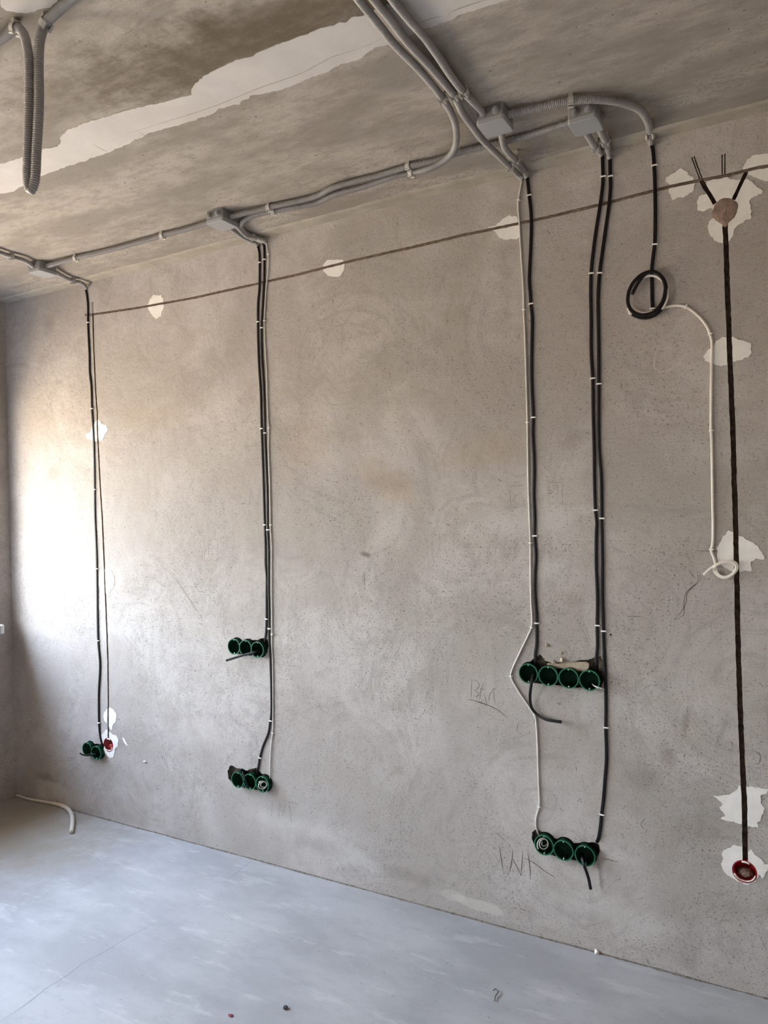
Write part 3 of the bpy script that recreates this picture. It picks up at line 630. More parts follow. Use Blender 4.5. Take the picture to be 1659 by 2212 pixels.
marks('chalk_mark', [zm([(590, 900), (545, 960), (525, 1060), (530, 1130), (600, 1175), (680, 1145), (780, 1080), (830, 1010), (845, 960)], 4.621, 1300, 550)], W, OUT, .0028, M_CHALK, wall, 'pale open ring scratched right of the twin black cables')
FZ = lambda l: zm(l, 2.0, 0, 1800); FZ2 = lambda l: zm(l, 2.0, 830, 1800)
marks('floor_crack', [FZ([(700, 375), (640, 405), (550, 450), (480, 495), (410, 535), (360, 560), (310, 600), (250, 640), (200, 670), (130, 725), (60, 775), (-10, 820)]), FZ([(1100, 110), (1040, 155), (980, 205)])], G, UP, .0022, M_CRACK, floor_o, 'thin crack running across the screed', .0003, .004)
marks('floor_scuff', [FZ2([(0, 515), (200, 620), (400, 700), (560, 770), (700, 812)]), FZ([(940, 345), (1080, 405), (1220, 455)]), FZ([(1240, 315), (1350, 355), (1500, 430), (1650, 505)]), FZ([(310, 95), (440, 90)])], G, UP, .005, M_SCUFF, floor_o, 'faint scraped lines on the screed', .0003, .002)

# ------------------------------------------------------------------ green flush boxes
def green_box():
    root = thing('socket_box', '', 'socket box')
    I = axis_matrix((0, 0, 0), (0, -1, 0))      # local z -> out of the wall
    D = 0.046
    bm = bmesh.new(); lathe(bm, [(0.0, -D + .002), (RB - .003, -D + .002), (RB - .0018, -.003), (RB - .0018, 0.0), (RB - .0004, 0.0), (RB - .0004, -.004), (RB - .0012, -.006), (RB - .0018, -D), (0.0, -D)], I, 40)
    link_mesh('cup', bm, M_GREEN, root, True)
    bm = bmesh.new(); lathe(bm, [(RB - .0028, .0005), (RB + .0003, .0005), (RB + .0003, -.0026), (RB - .0028, -.0026)], I, 40, True)
    link_mesh('rim', bm, M_GRIM, root)
    for s in (1, -1):
        bm = bmesh.new(); lathe(bm, [(0, -.0012), (.0020, -.0014), (.0026, -.0022), (.0026, -.012), (0, -.012)], Matrix.Translation((0, 0, s * (RB - .0052))) @ I, 10)
        sc_ = link_mesh('screw', bm, M_SCREW, root, True)
        bm = bmesh.new(); lathe(bm, [(.0026, -.004), (.0042, -.004), (.0042, -.03), (.0026, -.03)], Matrix.Translation((0, 0, s * (RB - .0052))) @ I, 12, True)
        link_mesh('screw_post', bm, M_GREEN, root, True)
    bm = bmesh.new(); box(bm, RB - .0008, RB + .0022, -.0015, .022, -.004, .004)
    link_mesh('side_lug', bm, M_GREEN, root)
    return root
GL = {
    'left': ['left green box of the low pair near the left corner', 'right green box of the low pair, beside the left red box'],
    'centre_high': ['leftmost green box in the upper centre row of three', 'middle green box in the upper centre row of three', 'rightmost green box in the upper centre row, black cable end poking out'],
    'centre_low': ['leftmost green box in the lower centre row, beside broken plaster', 'middle green box in the lower centre row, with a black cable bent into it', 'rightmost green box in the lower centre row, white cable coiled inside'],
    'right_high': ['leftmost of the four green boxes in a row, black cable hanging out', 'second of the four green boxes in a row, empty', 'third of the four green boxes in a row, empty', 'rightmost of the four green boxes in a row, bare wires inside'],
    'right_low': ['leftmost green box of the low right row, white cable coiled inside', 'middle green box of the low right row, empty', 'rightmost green box of the low right row, short black cable hanging out'],
}
proto = green_box(); used = False; BOXPOS = {}
for key, cl in GREEN.items():
    for i, (u, v) in enumerate(cl):
        if not used: o = proto; used = True
        else:
            o = proto.copy(); COL.objects.link(o)
            for ch in list(proto.children): c = ch.copy(); COL.objects.link(c); c.parent = o
        o.location = W(u, v, PROUD); o['label'] = GL[key][i]; o['group'] = 'green plastic wall boxes'; BOXPOS[(key, i)] = o.location.copy()
# ------------------------------------------------------------------ red boxes
for i, (u, v) in enumerate(REDS):
    q = W(u, v); root = thing('old_wall_box', ['larger looking red wall box near the right edge, half filled with mortar', 'small red wall box low on the left beside the green pair'][i], 'wall box', q, 'red round wall boxes')
    I = axis_matrix((0, 0, 0), (0, -1, 0))
    bm = bmesh.new(); lathe(bm, [(0, -.036), (.031, -.036), (.0325, .0005), (.0345, .0005), (.0335, -.040), (0, -.040)], I, 36); link_mesh('cup', bm, M_RED, root, True)
    bm = bmesh.new(); lathe(bm, [(.0315, .001), (.0350, .001), (.0350, -.001), (.0315, -.001)], I, 36, True); link_mesh('rim', bm, M_RED, root)
    bm = bmesh.new(); bmesh.ops.create_icosphere(bm, subdivisions=4, radius=1)
    for vv in bm.verts:
        s = 1 + .28 * noise.noise(vv.co * 2.5 + Vector((i * 5, 0, 0))) + .08 * noise.noise(vv.co * 9)
        vv.co = Vector((vv.co.x * .022 * s, -(-.024) + vv.co.y * .016 * s, -.013 + vv.co.z * .014 * s))
    link_mesh('mortar_fill', bm, M_OLDM if i == 0 else M_RED, root, True)
    bm = bmesh.new(); arc = [Vector((.030 * math.cos(a), -.001 + .002 * math.sin(3 * a), .030 * math.sin(a))) for a in [math.radians(200 + k * 7) for k in range(22)]]
    sweep(bm, arc, circle(.0034, 8), radius=lambda k: .5 + .6 * abs(noise.noise(Vector((k * .4, i, 0))))); link_mesh('putty_lip', bm, M_PUTTY, root, True)
    bm = bmesh.new(); arc = [Vector((.030 * math.cos(a), -.001, .030 * math.sin(a))) for a in [math.radians(62 + k * 6) for k in range(8)]]
    sweep(bm, arc, circle(.003, 8)); link_mesh('putty_lip', bm, M_PUTTY, root, True)
# mortared round old junction
q = W(1566, 455); bm = bmesh.new(); bmesh.ops.create_uvsphere(bm, u_segments=40, v_segments=20, radius=1)
for vv in bm.verts:
    a = math.atan2(vv.co.y, vv.co.x); s = 1 + .07 * noise.noise(Vector((math.cos(a) * 1.5, math.sin(a) * 1.5, 2)))
    neck = .35 * math.exp(-((a + math.pi / 2) / .28) ** 2) * math.hypot(vv.co.x, vv.co.y)
    vv.co = Vector((q.x + vv.co.x * .0375 * s * (1 - .0 * neck), -.007 * vv.co.z - .0015 * noise.noise(vv.co * 4) if vv.co.z > 0 else .002, q.z + vv.co.y * .0385 * (s + neck)))
tag(link_mesh('mortared_junction', bm, M_OLDM, smooth=True, loc=q), 'round brown mortar disc where the forked chase meets, on white putty', 'mortar disc')
o = COL.objects[-1]
marks('surface_crack', [A2([(838, 1245), (800, 1290), (788, 1345)]), A2([(935, 1270), (940, 1300), (900, 1370)])], lambda u, v: W(u, v, .0085), OUT, .0022, M_PENCIL, [ob for ob in COL.objects if ob.name.startswith('mortared_junction')][0], 'dark cracks in the mortar', .0006, .0006)
# beige mortar lump behind the four boxes
mp = rough([wp(*p) for p in zm([(585, 650), (700, 655), (820, 632), (1000, 636), (1030, 650), (1030, 700), (990, 740), (900, 730), (800, 710), (650, 700), (600, 690)], 4.879, 1060, 1300)], .002, .005, 60, 3)
bm = bmesh.new(); relief(bm, mp, [], lambda x, y, d: Vector((x, d, y)), top=.004, skirt=.03); bmesh.ops.recalc_face_normals(bm, faces=bm.faces[:])
b0 = bbox(mp); tag(link_mesh('mortar_lump', bm, M_BEIGE, loc=((b0[0] + b0[2]) / 2, .03, b0[1])), 'beige mortar lump filling the gap above the four green boxes', 'mortar')
def crumb(name, loc, r, mat, label, cat, seed, sq=(1, 1, 1), group=None):
    bm = bmesh.new(); bmesh.ops.create_icosphere(bm, subdivisions=3, radius=1)
    for vv in bm.verts:
        s = 1 + .45 * noise.noise(vv.co * 1.3 + Vector((seed, 0, 0))) + .15 * noise.noise(vv.co * 4 + Vector((seed, 3, 0)))
        vv.co = Vector((vv.co.x * r * s * sq[0], vv.co.y * r * s * sq[1], vv.co.z * r * s * sq[2]))
    o = link_mesh(name, bm, mat); o.location = loc; return tag(o, label, cat, group)
crumb('plaster_crumb', W(1181, 1394, .003), .0055, M_BEIGE, 'small crumb of plaster stuck above the four green boxes, uppermost', 'plaster crumb', 1)
crumb('plaster_crumb', W(1214, 1425, .004), .0065, M_BEIGE, 'large crumb of plaster just above the beige mortar lump', 'plaster crumb', 2, (1, 1, 1.4))
crumb('plaster_crumb', W(1196, 1430.5, .004), .006, M_BEIGE, 'rounded crumb of plaster at the left end of the mortar lump', 'plaster crumb', 3, (1.3, 1, 1))
crumb('plaster_crumb', W(1212, 1410, .003), .004, M_BEIGE, 'tiny crumb of plaster midway above the four green boxes', 'plaster crumb', 4)
crumb('plaster_crumb', W(312, 1645, .003), .005, M_PUTTY, 'lone white crumb of plaster on the wall right of the left red box', 'plaster crumb', 5, (1.8, .6, .8))
crumb('plaster_crumb', G(1289, 2056, .005), .008, M_PUTTY, 'white crumb of plaster on the floor against the wall', 'plaster crumb', 6)
crumb('pebble', G(617, 2176, .004), .0075, M_STONE, 'small dark pebble on the floor in the foreground', 'pebble', 7, (1, 1, .7))
crumb('plastic_chip', G(498, 2193, .002), .006, M_PINK, 'tiny dark red chip on the foreground floor left of the pebble', 'chip', 8, (1.4, .8, .35))
bm = bmesh.new(); sweep(bm, smooth_path([G(1066, 2140, .004), G(1070, 2136, .006), G(1076, 2142, .006), G(1070, 2152, .004), G(1068.5, 2162, .003)], .003), circle(.0014, 8))
tag(link_mesh('wire_scrap', bm, M_STONE, smooth=True, loc=G(1070, 2150)), 'short curled grey wire scrap on the foreground floor', 'wire scrap')
bm = bmesh.new(); hp = [G(36, 1717.5, .006), G(63, 1725.8, .007), G(96.5, 1732.2, .009), G(128, 1738.5, .010), G(144.7, 1746, .010), G(153.7, 1757, .010), G(156.7, 1770, .010), G(156, 1785, .010), G(153.7, 1797.5, .010)]
P = smooth_path(hp, .008); sweep(bm, P, circle(.0098, 16), radius=lambda i: min(1.0, .45 + .75 * i / (len(P) * .6)))
tag(link_mesh('foam_cord', bm, M_HOSE, smooth=True, loc=hp[0]), 'pale foam cord curling out of the left corner on the floor', 'cord')

# ------------------------------------------------------------------ conduits
def conduit(pts, label, r=.0105, pitch=.0052, lead=0.0, tail=0.0):
    pts = [Vector(p) for p in pts]
    if lead: pts = [pts[0] + (pts[0] - pts[1]).normalized() * lead] + pts
    if tail: pts = pts + [pts[-1] + (pts[-1] - pts[-2]).normalized() * tail]
    P = smooth_path(pts, pitch / 4)
    bm = bmesh.new(); sweep(bm, P, circle(r, 12), radius=lambda i: (1.0, 1.0, 0.83, 0.83)[i % 4])
    o = link_mesh('conduit', bm, M_COND, smooth=False, loc=P[0]); o.data.polygons.foreach_set('use_smooth', [True] * len(o.data.polygons))
    tag(o, label, 'conduit', 'grey corrugated conduits'); return P
def cc(l, dz=.016): return [C(u, v, dz) for u, v in l]
A_ = cc([(700, -95), (740, -45), (775.7, 0), (813.7, 48), (856.7, 101), (897, 142), (935, 185), (955.4, 212.7), (973, 240.5), (984.6, 273.4)], .018) + cc([(985.8, 303.8), (975.7, 331), (953, 351), (922.5, 365.6)], .034) + cc([(887, 373.5), (846.6, 382), (783, 404), (720, 421), (682, 439), (640, 447), (595, 455)], .016) + cc([(552, 464), (528, 474.8), (520.4, 487.8), (528, 500.8), (547.6, 511.5)], .014) + [W(571, 521, .030), W(577, 524, .018)]
conduit(A_, 'long conduit sweeping down from the top then left along the wall, leftmost of three', lead=1.0)
B_ = cc([(740, -90), (775, -44), (808.6, 0), (841.5, 40.5), (882, 93.7), (922.5, 136.7), (955.4, 174.7), (983, 210)], .018) + cc([(998.5, 243), (1018.7, 271), (1039, 298.7)], .030) + cc([(1074.4, 334)], .042) + cc([(1104.8, 363)], .034) + [W(1121, 379, .022), W(1128, 386, .014)]
conduit(B_, 'middle one of the three conduits from the top, ending at the long white cable', lead=1.0)
C_ = cc([(785, -88), (818, -44), (849, 0), (882, 40.5), (917.5, 81), (947.8, 124), (973, 162), (996, 192.4), (1018.7, 217), (1040, 240)], .018)
JB = [(2.998, -.415), None, (1.809, -.280), (.717, -.284)]
q1 = [C(1226.5, 269, .05), C(1290, 253, .05), C(1305, 279, .05), C(1241, 299, .05)]; JB[1] = (sum(p.x for p in q1) / 4, sum(p.y for p in q1) / 4)
JW, JD = .0425, .0455
def jface(i, side, k=0.0, z=.022):
    x, y = JB[i]
    return {'near': Vector((x + k, y - JD, H - z)), 'far': Vector((x + k, y + JD, H - z)), 'left': Vector((x - JW, y + k, H - z)), 'right': Vector((x + JW, y + k, H - z))}[side]
conduit(C_ + [jface(0, 'near', -.021) + Vector((0, .006, 0))], 'rightmost of the three conduits from the top, ending in a junction box', lead=1.0)
conduit([jface(0, 'right', -.005), C(1162.7, 233, .018), C(1233, 217.5, .018), C(1298, 215, .018), C(1352.6, 224, .018), C(1383, 238, .018), C(1399, 262, .020), W(1403.5, 286, .030), W(1405.5, 300, .018), W(1406.5, 314, .013)], 'thick ribbed conduit arching over the right junction box to the wall', .0118)
conduit([jface(1, 'left', 0), C(1162.7, 286.6, .016), C(1095, 305, .014), C(1000, 327, .014), C(943, 346, .014), C(882, 359.5, .014), C(821, 378, .014), C(720, 405, .014), C(682, 424, .014), C(584.5, 447, .014), jface(2, 'right', .0)], 'long straight conduit between the right and centre junction boxes')
conduit([jface(0, 'far', .0), C(1089.5, 318, .038), C(1108.5, 341, .036), W(1130, 366, .03), W(1139, 384, .014)], 'short conduit from the middle junction box down to the single black cable')
conduit([jface(1, 'far', -.021), C(1284.8, 316, .026), W(1295, 328, .022), W(1300, 338, .014)], 'left one of two short conduits below the right junction box')
conduit([jface(1, 'far', .021), C(1307, 304, .026), W(1314.5, 325, .022), W(1318, 343, .014)], 'right one of two short conduits below the right junction box')
conduit([jface(2, 'left', .0), C(400, 496, .016), C(351, 508.5, .016), C(300, 523, .016), C(236, 540.5, .016), C(162, 557.5, .016), jface(3, 'right', -.01)], 'long conduit between the centre and leftmost junction boxes')
conduit([jface(2, 'far', -.024), C(525, 512, .020), C(541, 520, .022), W(553, 527, .018), W(557, 531, .013)], 'left one of two short conduits below the centre junction box', .010)
conduit([jface(2, 'far', .018), C(534.7, 510, .018), C(552, 515, .022), W(564, 520, .018), W(567.5, 523, .013)], 'right one of two short conduits below the centre junction box', .010)
conduit([jface(3, 'near', -.008) + Vector((0, .004, 0)), C(51.7, 562.7, .020), C(25, 554.5, .018), C(0, 546, .018), C(-60, 522, .018), C(-110, 500, .018)], 'conduit leaving the leftmost junction box toward the left edge', tail=1.2)
conduit([jface(3, 'far', .012), C(141, 600, .018), C(160, 607.5, .018), C(174, 611, .022), W(183, 617, .024), W(186, 623, .012)], 'short conduit from the leftmost junction box down to its black cable')
# hanging loop, top left
pc = C(97, 45, .02); LY = -pc.y
pa = C(32, 60, .02)
def blend(u, v, f): return W(u, v, LY * (1 - f) + (-pa.y) * f)
loop = [C(-70, 125, .018), C(-35, 105, .018), C(0, 85, .018), C(14.5, 75, .018), C(30, 62, .018), blend(44, 64, .9), blend(54, 82, .75), blend(60, 110, .6), blend(63, 150, .5), blend(62.4, 236, .4), blend(60, 337, .3), blend(60.5, 396, .15), blend(67, 410, .1), blend(74, 396, 0), W(79.3, 320, LY), W(84.4, 219, LY), W(83.5, 135, LY), W(87, 84, LY), C(98, 52, .022), C(125, 24, .018), C(148.5, 2, .018), C(190, -32, .018), C(240, -75, .018)]
conduit(loop, 'corrugated conduit hanging from the ceiling in a long narrow loop, top left', .0115, lead=.5, tail=.15)

# ------------------------------------------------------------------ junction boxes
def junction_box(i, plugs, label):
    x, y = JB[i]; root = thing('junction_box', label, 'junction box', (x, y, H), 'grey junction boxes on the ceiling')
    def rbox(x0, x1, y0, y1, z0, z1, mat, name, bev, taper=1.0):
        bm = bmesh.new(); box(bm, x0, x1, y0, y1, z0, z1)
        for vv in bm.verts:
            if vv.co.z < (z0 + z1) / 2: vv.co.x *= taper; vv.co.y *= taper
        es = [e for e in bm.edges if abs(e.verts[0].co.z - e.verts[1].co.z) > .5 * (z1 - z0)]
        bmesh.ops.bevel(bm, geom=es, offset=bev, segments=5, affect='EDGES', profile=.5)
        es = [e for e in bm.edges if e.verts[0].co.z < z0 + 1e-5 and e.verts[1].co.z < z0 + 1e-5 and len(e.link_faces) == 2 and any(len(f.verts) > 8 for f in e.link_faces)]
        bmesh.ops.bevel(bm, geom=es, offset=.0025, segments=3, affect='EDGES', profile=.5)
        o = link_mesh(name, bm, mat, root); return o
    rbox(-JW, JW, -JD, JD, -.036, -.001, M_JBOX, 'body', .008, 1.0)
    rbox(-JW - .001, JW + .001, -JD - .001, JD + .001, -.050, -.0365, M_JLID, 'lid', .009, .985)
    def knob(px_, side):
        k = px_
        loc, z = {'near': ((k, -JD, -.019), (0, -1, 0)), 'far': ((k, JD, -.019), (0, 1, 0)), 'left': ((-JW, k, -.019), (-1, 0, 0)), 'right': ((JW, k, -.019), (1, 0, 0))}[side]
        bm = bmesh.new(); lathe(bm, [(.0135, 0), (.0135, .002), (.0122, .0025), (.0122, .003), (.010, .0034), (.010, .0056), (.0088, .006), (.0088, .0085), (.0068, .009), (.0068, .0115), (.0045, .0125), (0, .0128)], axis_matrix(loc, z), 24)
        link_mesh('grommet', bm, M_JBOX, root, False)
    for side, k in plugs: knob(k, side)
    return root
junction_box(0, [('near', .021), ('near', -.021), ('left', .0), ('right', -.005), ('far', .0)], 'grey junction box, middle of the ceiling row, where a conduit from the top enters')
junction_box(1, [('near', -.021), ('near', .021), ('far', -.021), ('far', .021), ('right', .02)], 'rightmost grey junction box on the ceiling, two round plugs facing the room')
junction_box(2, [('near', -.021), ('near', .021), ('far', -.024), ('far', .018)], 'grey junction box on the ceiling above the centre cables')
junction_box(3, [('near', -.026), ('near', -.008), ('far', .012)], 'leftmost and farthest grey junction box on the ceiling')

# ------------------------------------------------------------------ conduit clips
def nearest(P, q):
    i = min(range(len(P)), key=lambda k: (P[k] - q).length_squared); a = P[max(0, i - 2)]; b = P[min(len(P) - 1, i + 2)]
    return P[i], (b - a).normalized()
def cclip(P, q, label, base='ceiling', r=.0122):
    p, t = nearest(P, q)
    up = UP if base == 'ceiling' else Vector((0, 1, 0))
    s = t.cross(up).normalized(); up2 = s.cross(t).normalized()
    if up2.dot(up) < 0: up2 = -up2
    root = thing('conduit_clip', label, 'conduit clip', p, 'clips holding the conduits')
    bm = bmesh.new(); w2 = .0075; n_ = 16; prev = None
    for k in range(n_ + 1):
        a = math.radians(-62 + 304 * k / n_ + 180 - 90 - 90 + 0)   # open toward the room
        a = math.radians(118 + 304 * k / n_) - math.pi / 2 - math.radians(90) + math.radians(90)
        a = math.radians(-90 + 28 + 304 * k / n_)
        d_ = s * math.cos(a) + up2 * math.sin(a)
        ring = [bm.verts.new(d_ * rr + t * ww) for rr, ww in ((r, -w2), (r + .0022, -w2), (r + .0022, w2), (r, w2))]
        if prev:
            for j in range(4): bm.faces.new((prev[j], prev[(j + 1) % 4], ring[(j + 1) % 4], ring[j]))
        else: bm.faces.new(ring)
        prev = ring
    bm.faces.new(prev); bmesh.ops.recalc_face_normals(bm, faces=bm.faces[:]); link_mesh('jaw', bm, M_CLIP, root)
    for sg in (1, -1):
        a = math.radians(-90 + sg * 34); d_ = s * math.cos(a) + up2 * math.sin(a)
        bm = bmesh.new(); lathe(bm, [(0, -w2 - .001), (.0030, -w2 - .001), (.0030, w2 + .001), (0, w2 + .001)], axis_matrix(d_ * (r + .0028), t), 10); link_mesh('lip', bm, M_CLIP, root, False)
    gap = (H - p.z) if base == 'ceiling' else -p.y
    if gap - r > .001:
        bm = bmesh.new(); box(bm, -.009, .009, -.0065, .0065, r * .9, gap)
        for vv in bm.verts: vv.co = s * vv.co.x + t * vv.co.y + up * vv.co.z
        bmesh.ops.recalc_face_normals(bm, faces=bm.faces[:]); link_mesh('base', bm, M_CLIP, root)
    return root
PATHS = {}
def paths_of():
    return None
PA = smooth_path(A_, .01); PB = smooth_path(B_, .01); PC = smooth_path(C_, .01); PL = smooth_path(loop, .01)
PD = smooth_path([jface(0, 'right', -.005), C(1162.7, 233, .018), C(1233, 217.5, .018), C(1298, 215, .018), C(1352.6, 224, .018), C(1383, 238, .018), C(1399, 262, .020), W(1403.5, 286, .030), W(1405.5, 300, .018), W(1406.5, 314, .013)], .01)
PE = smooth_path([jface(1, 'left', 0), C(1162.7, 286.6, .016), C(1095, 305, .014), C(1000, 327, .014), C(943, 346, .014), C(882, 359.5, .014), C(821, 378, .014), C(720, 405, .014), C(682, 424, .014), C(584.5, 447, .014), jface(2, 'right', .0)], .01)
PH = smooth_path([jface(2, 'left', .0), C(400, 496, .016), C(351, 508.5, .016), C(300, 523, .016), C(236, 540.5, .016), C(162, 557.5, .016), jface(3, 'right', -.01)], .01)
PJ = smooth_path([jface(3, 'near', -.008), C(51.7, 562.7, .020), C(25, 554.5, .018), C(0, 546, .018), C(-60, 522, .018)], .01)
PK = smooth_path([jface(3, 'far', .012), C(141, 600, .018), C(160, 607.5, .018), C(174, 611, .022), W(183, 617, .024)], .01)
PF = smooth_path([jface(0, 'far', .0), C(1089.5, 318, .038), C(1108.5, 341, .036), W(1130, 366, .03), W(1139, 384, .014)], .01)
PG1 = smooth_path([jface(1, 'far', -.021), C(1284.8, 316, .026), W(1295, 328, .022), W(1300, 338, .014)], .01)
PG2 = smooth_path([jface(1, 'far', .021), C(1307, 304, .026), W(1314.5, 325, .022), W(1318, 343, .014)], .01)
cclip(PA, C(887, 373, .016), 'clip on the lower of two parallel conduits, right of centre')
cclip(PE, C(884, 359, .014), 'clip on the upper of two parallel conduits, right of centre')
cclip(PA, C(592, 455, .016), 'clip on the lower conduit just right of the centre junction box')
cclip(PE, C(581, 447, .014), 'clip on the upper conduit just right of the centre junction box')
cclip(PA, C(955, 212, .018), 'clip on the left one of the three conduits from the top')
cclip(PB, C(981, 207, .018), 'clip on the middle one of the three conduits from the top')
cclip(PC, C(1000, 198, .018), 'clip on the right one of the three conduits from the top')
cclip(PD, C(1234, 217, .018), 'clip on the arching conduit above the rightmost junction box', r=.0135)
cclip(PD, W(1404.5, 290, .028), 'clip where the arching conduit bends down onto the wall', 'ceiling', r=.0135)
cclip(PH, C(351, 508.5, .016), 'clip on the long left conduit, nearer the centre junction box')
cclip(PH, C(162, 557, .016), 'clip on the long left conduit, nearer the leftmost junction box')
cclip(PJ, C(25, 554.5, .018), 'clip on the conduit at the left edge, past the leftmost box')
cclip(PK, C(159, 607, .018), 'clip on the short conduit right of the leftmost junction box')
cclip(PB, C(1102, 361, .036), 'clip at the lower end of the conduit feeding the long white cable')
cclip(PF, C(1116, 349, .036), 'clip on the short conduit under the middle junction box')
cclip(PG1, C(1286, 317, .026), 'clip on the left short conduit under the rightmost junction box')
cclip(PG2, C(1308, 306, .026), 'clip on the right short conduit under the rightmost junction box')
cclip(PL, C(32, 60, .02), 'clip at the left shoulder of the hanging conduit loop', r=.013)
cclip(PL, C(98, 50, .02), 'clip at the right shoulder of the hanging conduit loop', r=.013)
cclip(PA, C(548, 511, .014), 'clip on the curled conduit beside the centre cables')

# ------------------------------------------------------------------ cables on the wall
ORD = ['topmost', 'second', 'third', 'fourth', 'fifth', 'sixth', 'seventh', 'eighth', 'ninth']
def cable(pts, label, kind, clips=(), cname='', w_=.0115, t_=.0052, mat=None, extra=(), off=.0032, round_=False, pre=()):
    mat = mat or {'black': M_BLACK, 'white': M_WHITE, 'cream': M_CREAM}[kind]
    P3 = list(pre) + [W(u, v, off) for u, v in pts] + list(extra)
    P = smooth_path(P3, .009)
    bm = bmesh.new(); sweep(bm, P, circle(t_ / 2, 12) if round_ else ribbon(w_, t_), ref=None if round_ else OUT)
    o = link_mesh('cable', bm, mat, smooth=True, loc=P3[0]); tag(o, label, 'cable', kind + ' cables fixed down the wall')
    for k, v in enumerate(clips):
        u_ = None
        for (a, b) in zip(pts, pts[1:]):
            if a[1] <= v <= b[1]: u_ = a[0] + (b[0] - a[0]) * (v - a[1]) / max(1e-6, b[1] - a[1]); break
        if u_ is None: u_ = pts[-1][0]
        p, t = nearest(P, W(u_, v, off))
        which = 'lowest' if k == len(clips) - 1 else (ORD[k] if k == 0 else ORD[k] + ' from the top')
        nail_clip(p, t, w_ if not round_ else t_, t_, '%s white nail clip on %s' % (which, cname))
    return P
CLIPN = []
def nail_clip(p, t, w_, t_, label):
    a = t.cross(OUT).normalized(); root = thing('cable_clip', label, 'cable clip', p, 'white nail clips holding the cables')
    bm = bmesh.new(); hw = w_ / 2 + .0008; path = [a * -hw + OUT * (-t_ / 2 - .0006), a * -hw + OUT * (t_ / 2), a * (-hw + .0012) + OUT * (t_ / 2 + .0014), a * (hw - .0012) + OUT * (t_ / 2 + .0014), a * hw + OUT * (t_ / 2), a * hw + OUT * (-t_ / 2 - .0006)]
    prev = None
    for q in path:
        o_ = (q.normalized() * .0014); ring = [bm.verts.new(x) for x in (q - t * .0024, q + o_ - t * .0024, q + o_ + t * .0024, q + t * .0024)]
        if prev:
            for j in range(4): bm.faces.new((prev[j], prev[(j + 1) % 4], ring[(j + 1) % 4], ring[j]))
        else: bm.faces.new(ring)
        prev = ring
    bm.faces.new(prev); bmesh.ops.recalc_face_normals(bm, faces=bm.faces[:]); link_mesh('saddle', bm, M_CCLIP, root)
    sd = a if a.x > 0 else -a
    bm = bmesh.new(); lathe(bm, [(0, -.0065), (.0019, -.0065), (.0019, .0045), (0, .0045)], axis_matrix(sd * (hw + .0022) , OUT), 8); link_mesh('nail', bm, M_CCLIP, root)
b1 = [(184, 621), (188, 640), (190, 661), (190, 696), (191.6, 734), (193, 761), (194, 806), (197, 833), (198.5, 884), (201.6, 933), (203, 980), (204, 1058), (204.7, 1112), (208, 1192), (209.4, 1262), (210.5, 1333), (212, 1384), (216, 1438), (213.4, 1492), (213.2, 1528), (213.8, 1560), (216, 1588), (220, 1606)]
cable(b1, 'leftmost black cable running down the wall near the corner', 'black', (696, 884, 1058, 1228, 1382, 1560), 'the leftmost black cable', extra=[W(224, 1614, -.006), W(225, 1620, -.018)])
b2 = [(556.4, 528), (560, 546), (560.8, 567.6), (560.8, 600), (560, 627), (557.5, 650), (557, 696), (558, 753), (560, 800), (563, 848), (564.6, 924), (566.5, 981), (568.4, 1038), (569.7, 1089), (571.3, 1134), (573, 1186.5), (573, 1216), (575.4, 1243.5), (575.4, 1284), (575.4, 1333), (574.5, 1365), (572, 1383)]
cable(b2, 'left black cable of the centre group, ending at the upper boxes', 'black', (567.6, 696, 926.6, 1134, 1337), 'the left black centre cable', w_=.0100, extra=[W(571.5, 1392, -.010), W(571, 1398, -.022)])
b3 = [(567, 521), (570, 531), (571, 560), (570.5, 600), (568, 650), (565.5, 696), (565, 709), (565.6, 762), (568.5, 810), (571, 867), (572, 935), (574, 990), (576, 1038), (577, 1064), (578, 1144), (579.8, 1186.5), (580, 1235), (580, 1276), (581, 1308.6), (581.5, 1359), (581.5, 1390), (583, 1402), (584, 1427), (585.8, 1485.5), (585.8, 1544), (583, 1563), (580, 1583), (568.3, 1612), (561.5, 1637), (556.7, 1664.4)]
cable(b3, 'right black cable of the centre group, reaching the lower boxes', 'black', (560, 709, 937, 1144, 1359, 1557, 1638), 'the right black centre cable', w_=.0100, off=.0034, extra=[W(554.7, 1676, -.010), W(554, 1684, -.022)])
w1 = [(576.5, 523), (577.6, 540.5), (579.7, 551), (579.2, 578.5), (577.6, 600), (575, 622), (573.5, 650), (571, 692), (572.5, 743), (576, 806), (577.5, 857), (579, 905), (580.5, 925.7), (580, 962), (582.4, 1038), (583.5, 1089), (584.2, 1136), (586.5, 1178), (586.3, 1251.7), (587, 1317), (587.3, 1369), (586.9, 1388), (588.8, 1427), (589.7, 1485.5), (589.7, 1553.6), (588.8, 1583.7), (585.5, 1612), (583.8, 1651), (583, 1676)]
cable(w1, 'thin white cable beside the two black centre cables', 'white', (551, 692, 926, 1136, 1369, 1584), 'the thin white centre cable', .0062, .0050, off=.0040, round_=True, extra=[W(583, 1684, -.004), W(582, 1690, -.02)])
w2 = [(1128, 387), (1122.8, 413.7), (1119.8, 433.6), (1119.2, 449.5), (1121.8, 479), (1123.8, 519), (1127.7, 579), (1130.7, 628.5), (1131.3, 670), (1133.7, 718), (1135.8, 785), (1138, 856), (1139.3, 913), (1140.4, 989), (1141.7, 1065), (1143.6, 1112), (1145.5, 1171), (1146, 1221), (1147, 1293.4), (1148.6, 1352.5), (1140, 1374), (1121.5, 1412.7), (1106, 1447.6), (1103.5, 1461), (1111, 1478), (1127.6, 1505), (1146, 1531.6), (1155.3, 1545), (1159.4, 1576.7), (1161.9, 1640), (1163.5, 1691), (1165, 1740.4), (1158.8, 1763), (1157.8, 1783.5)]
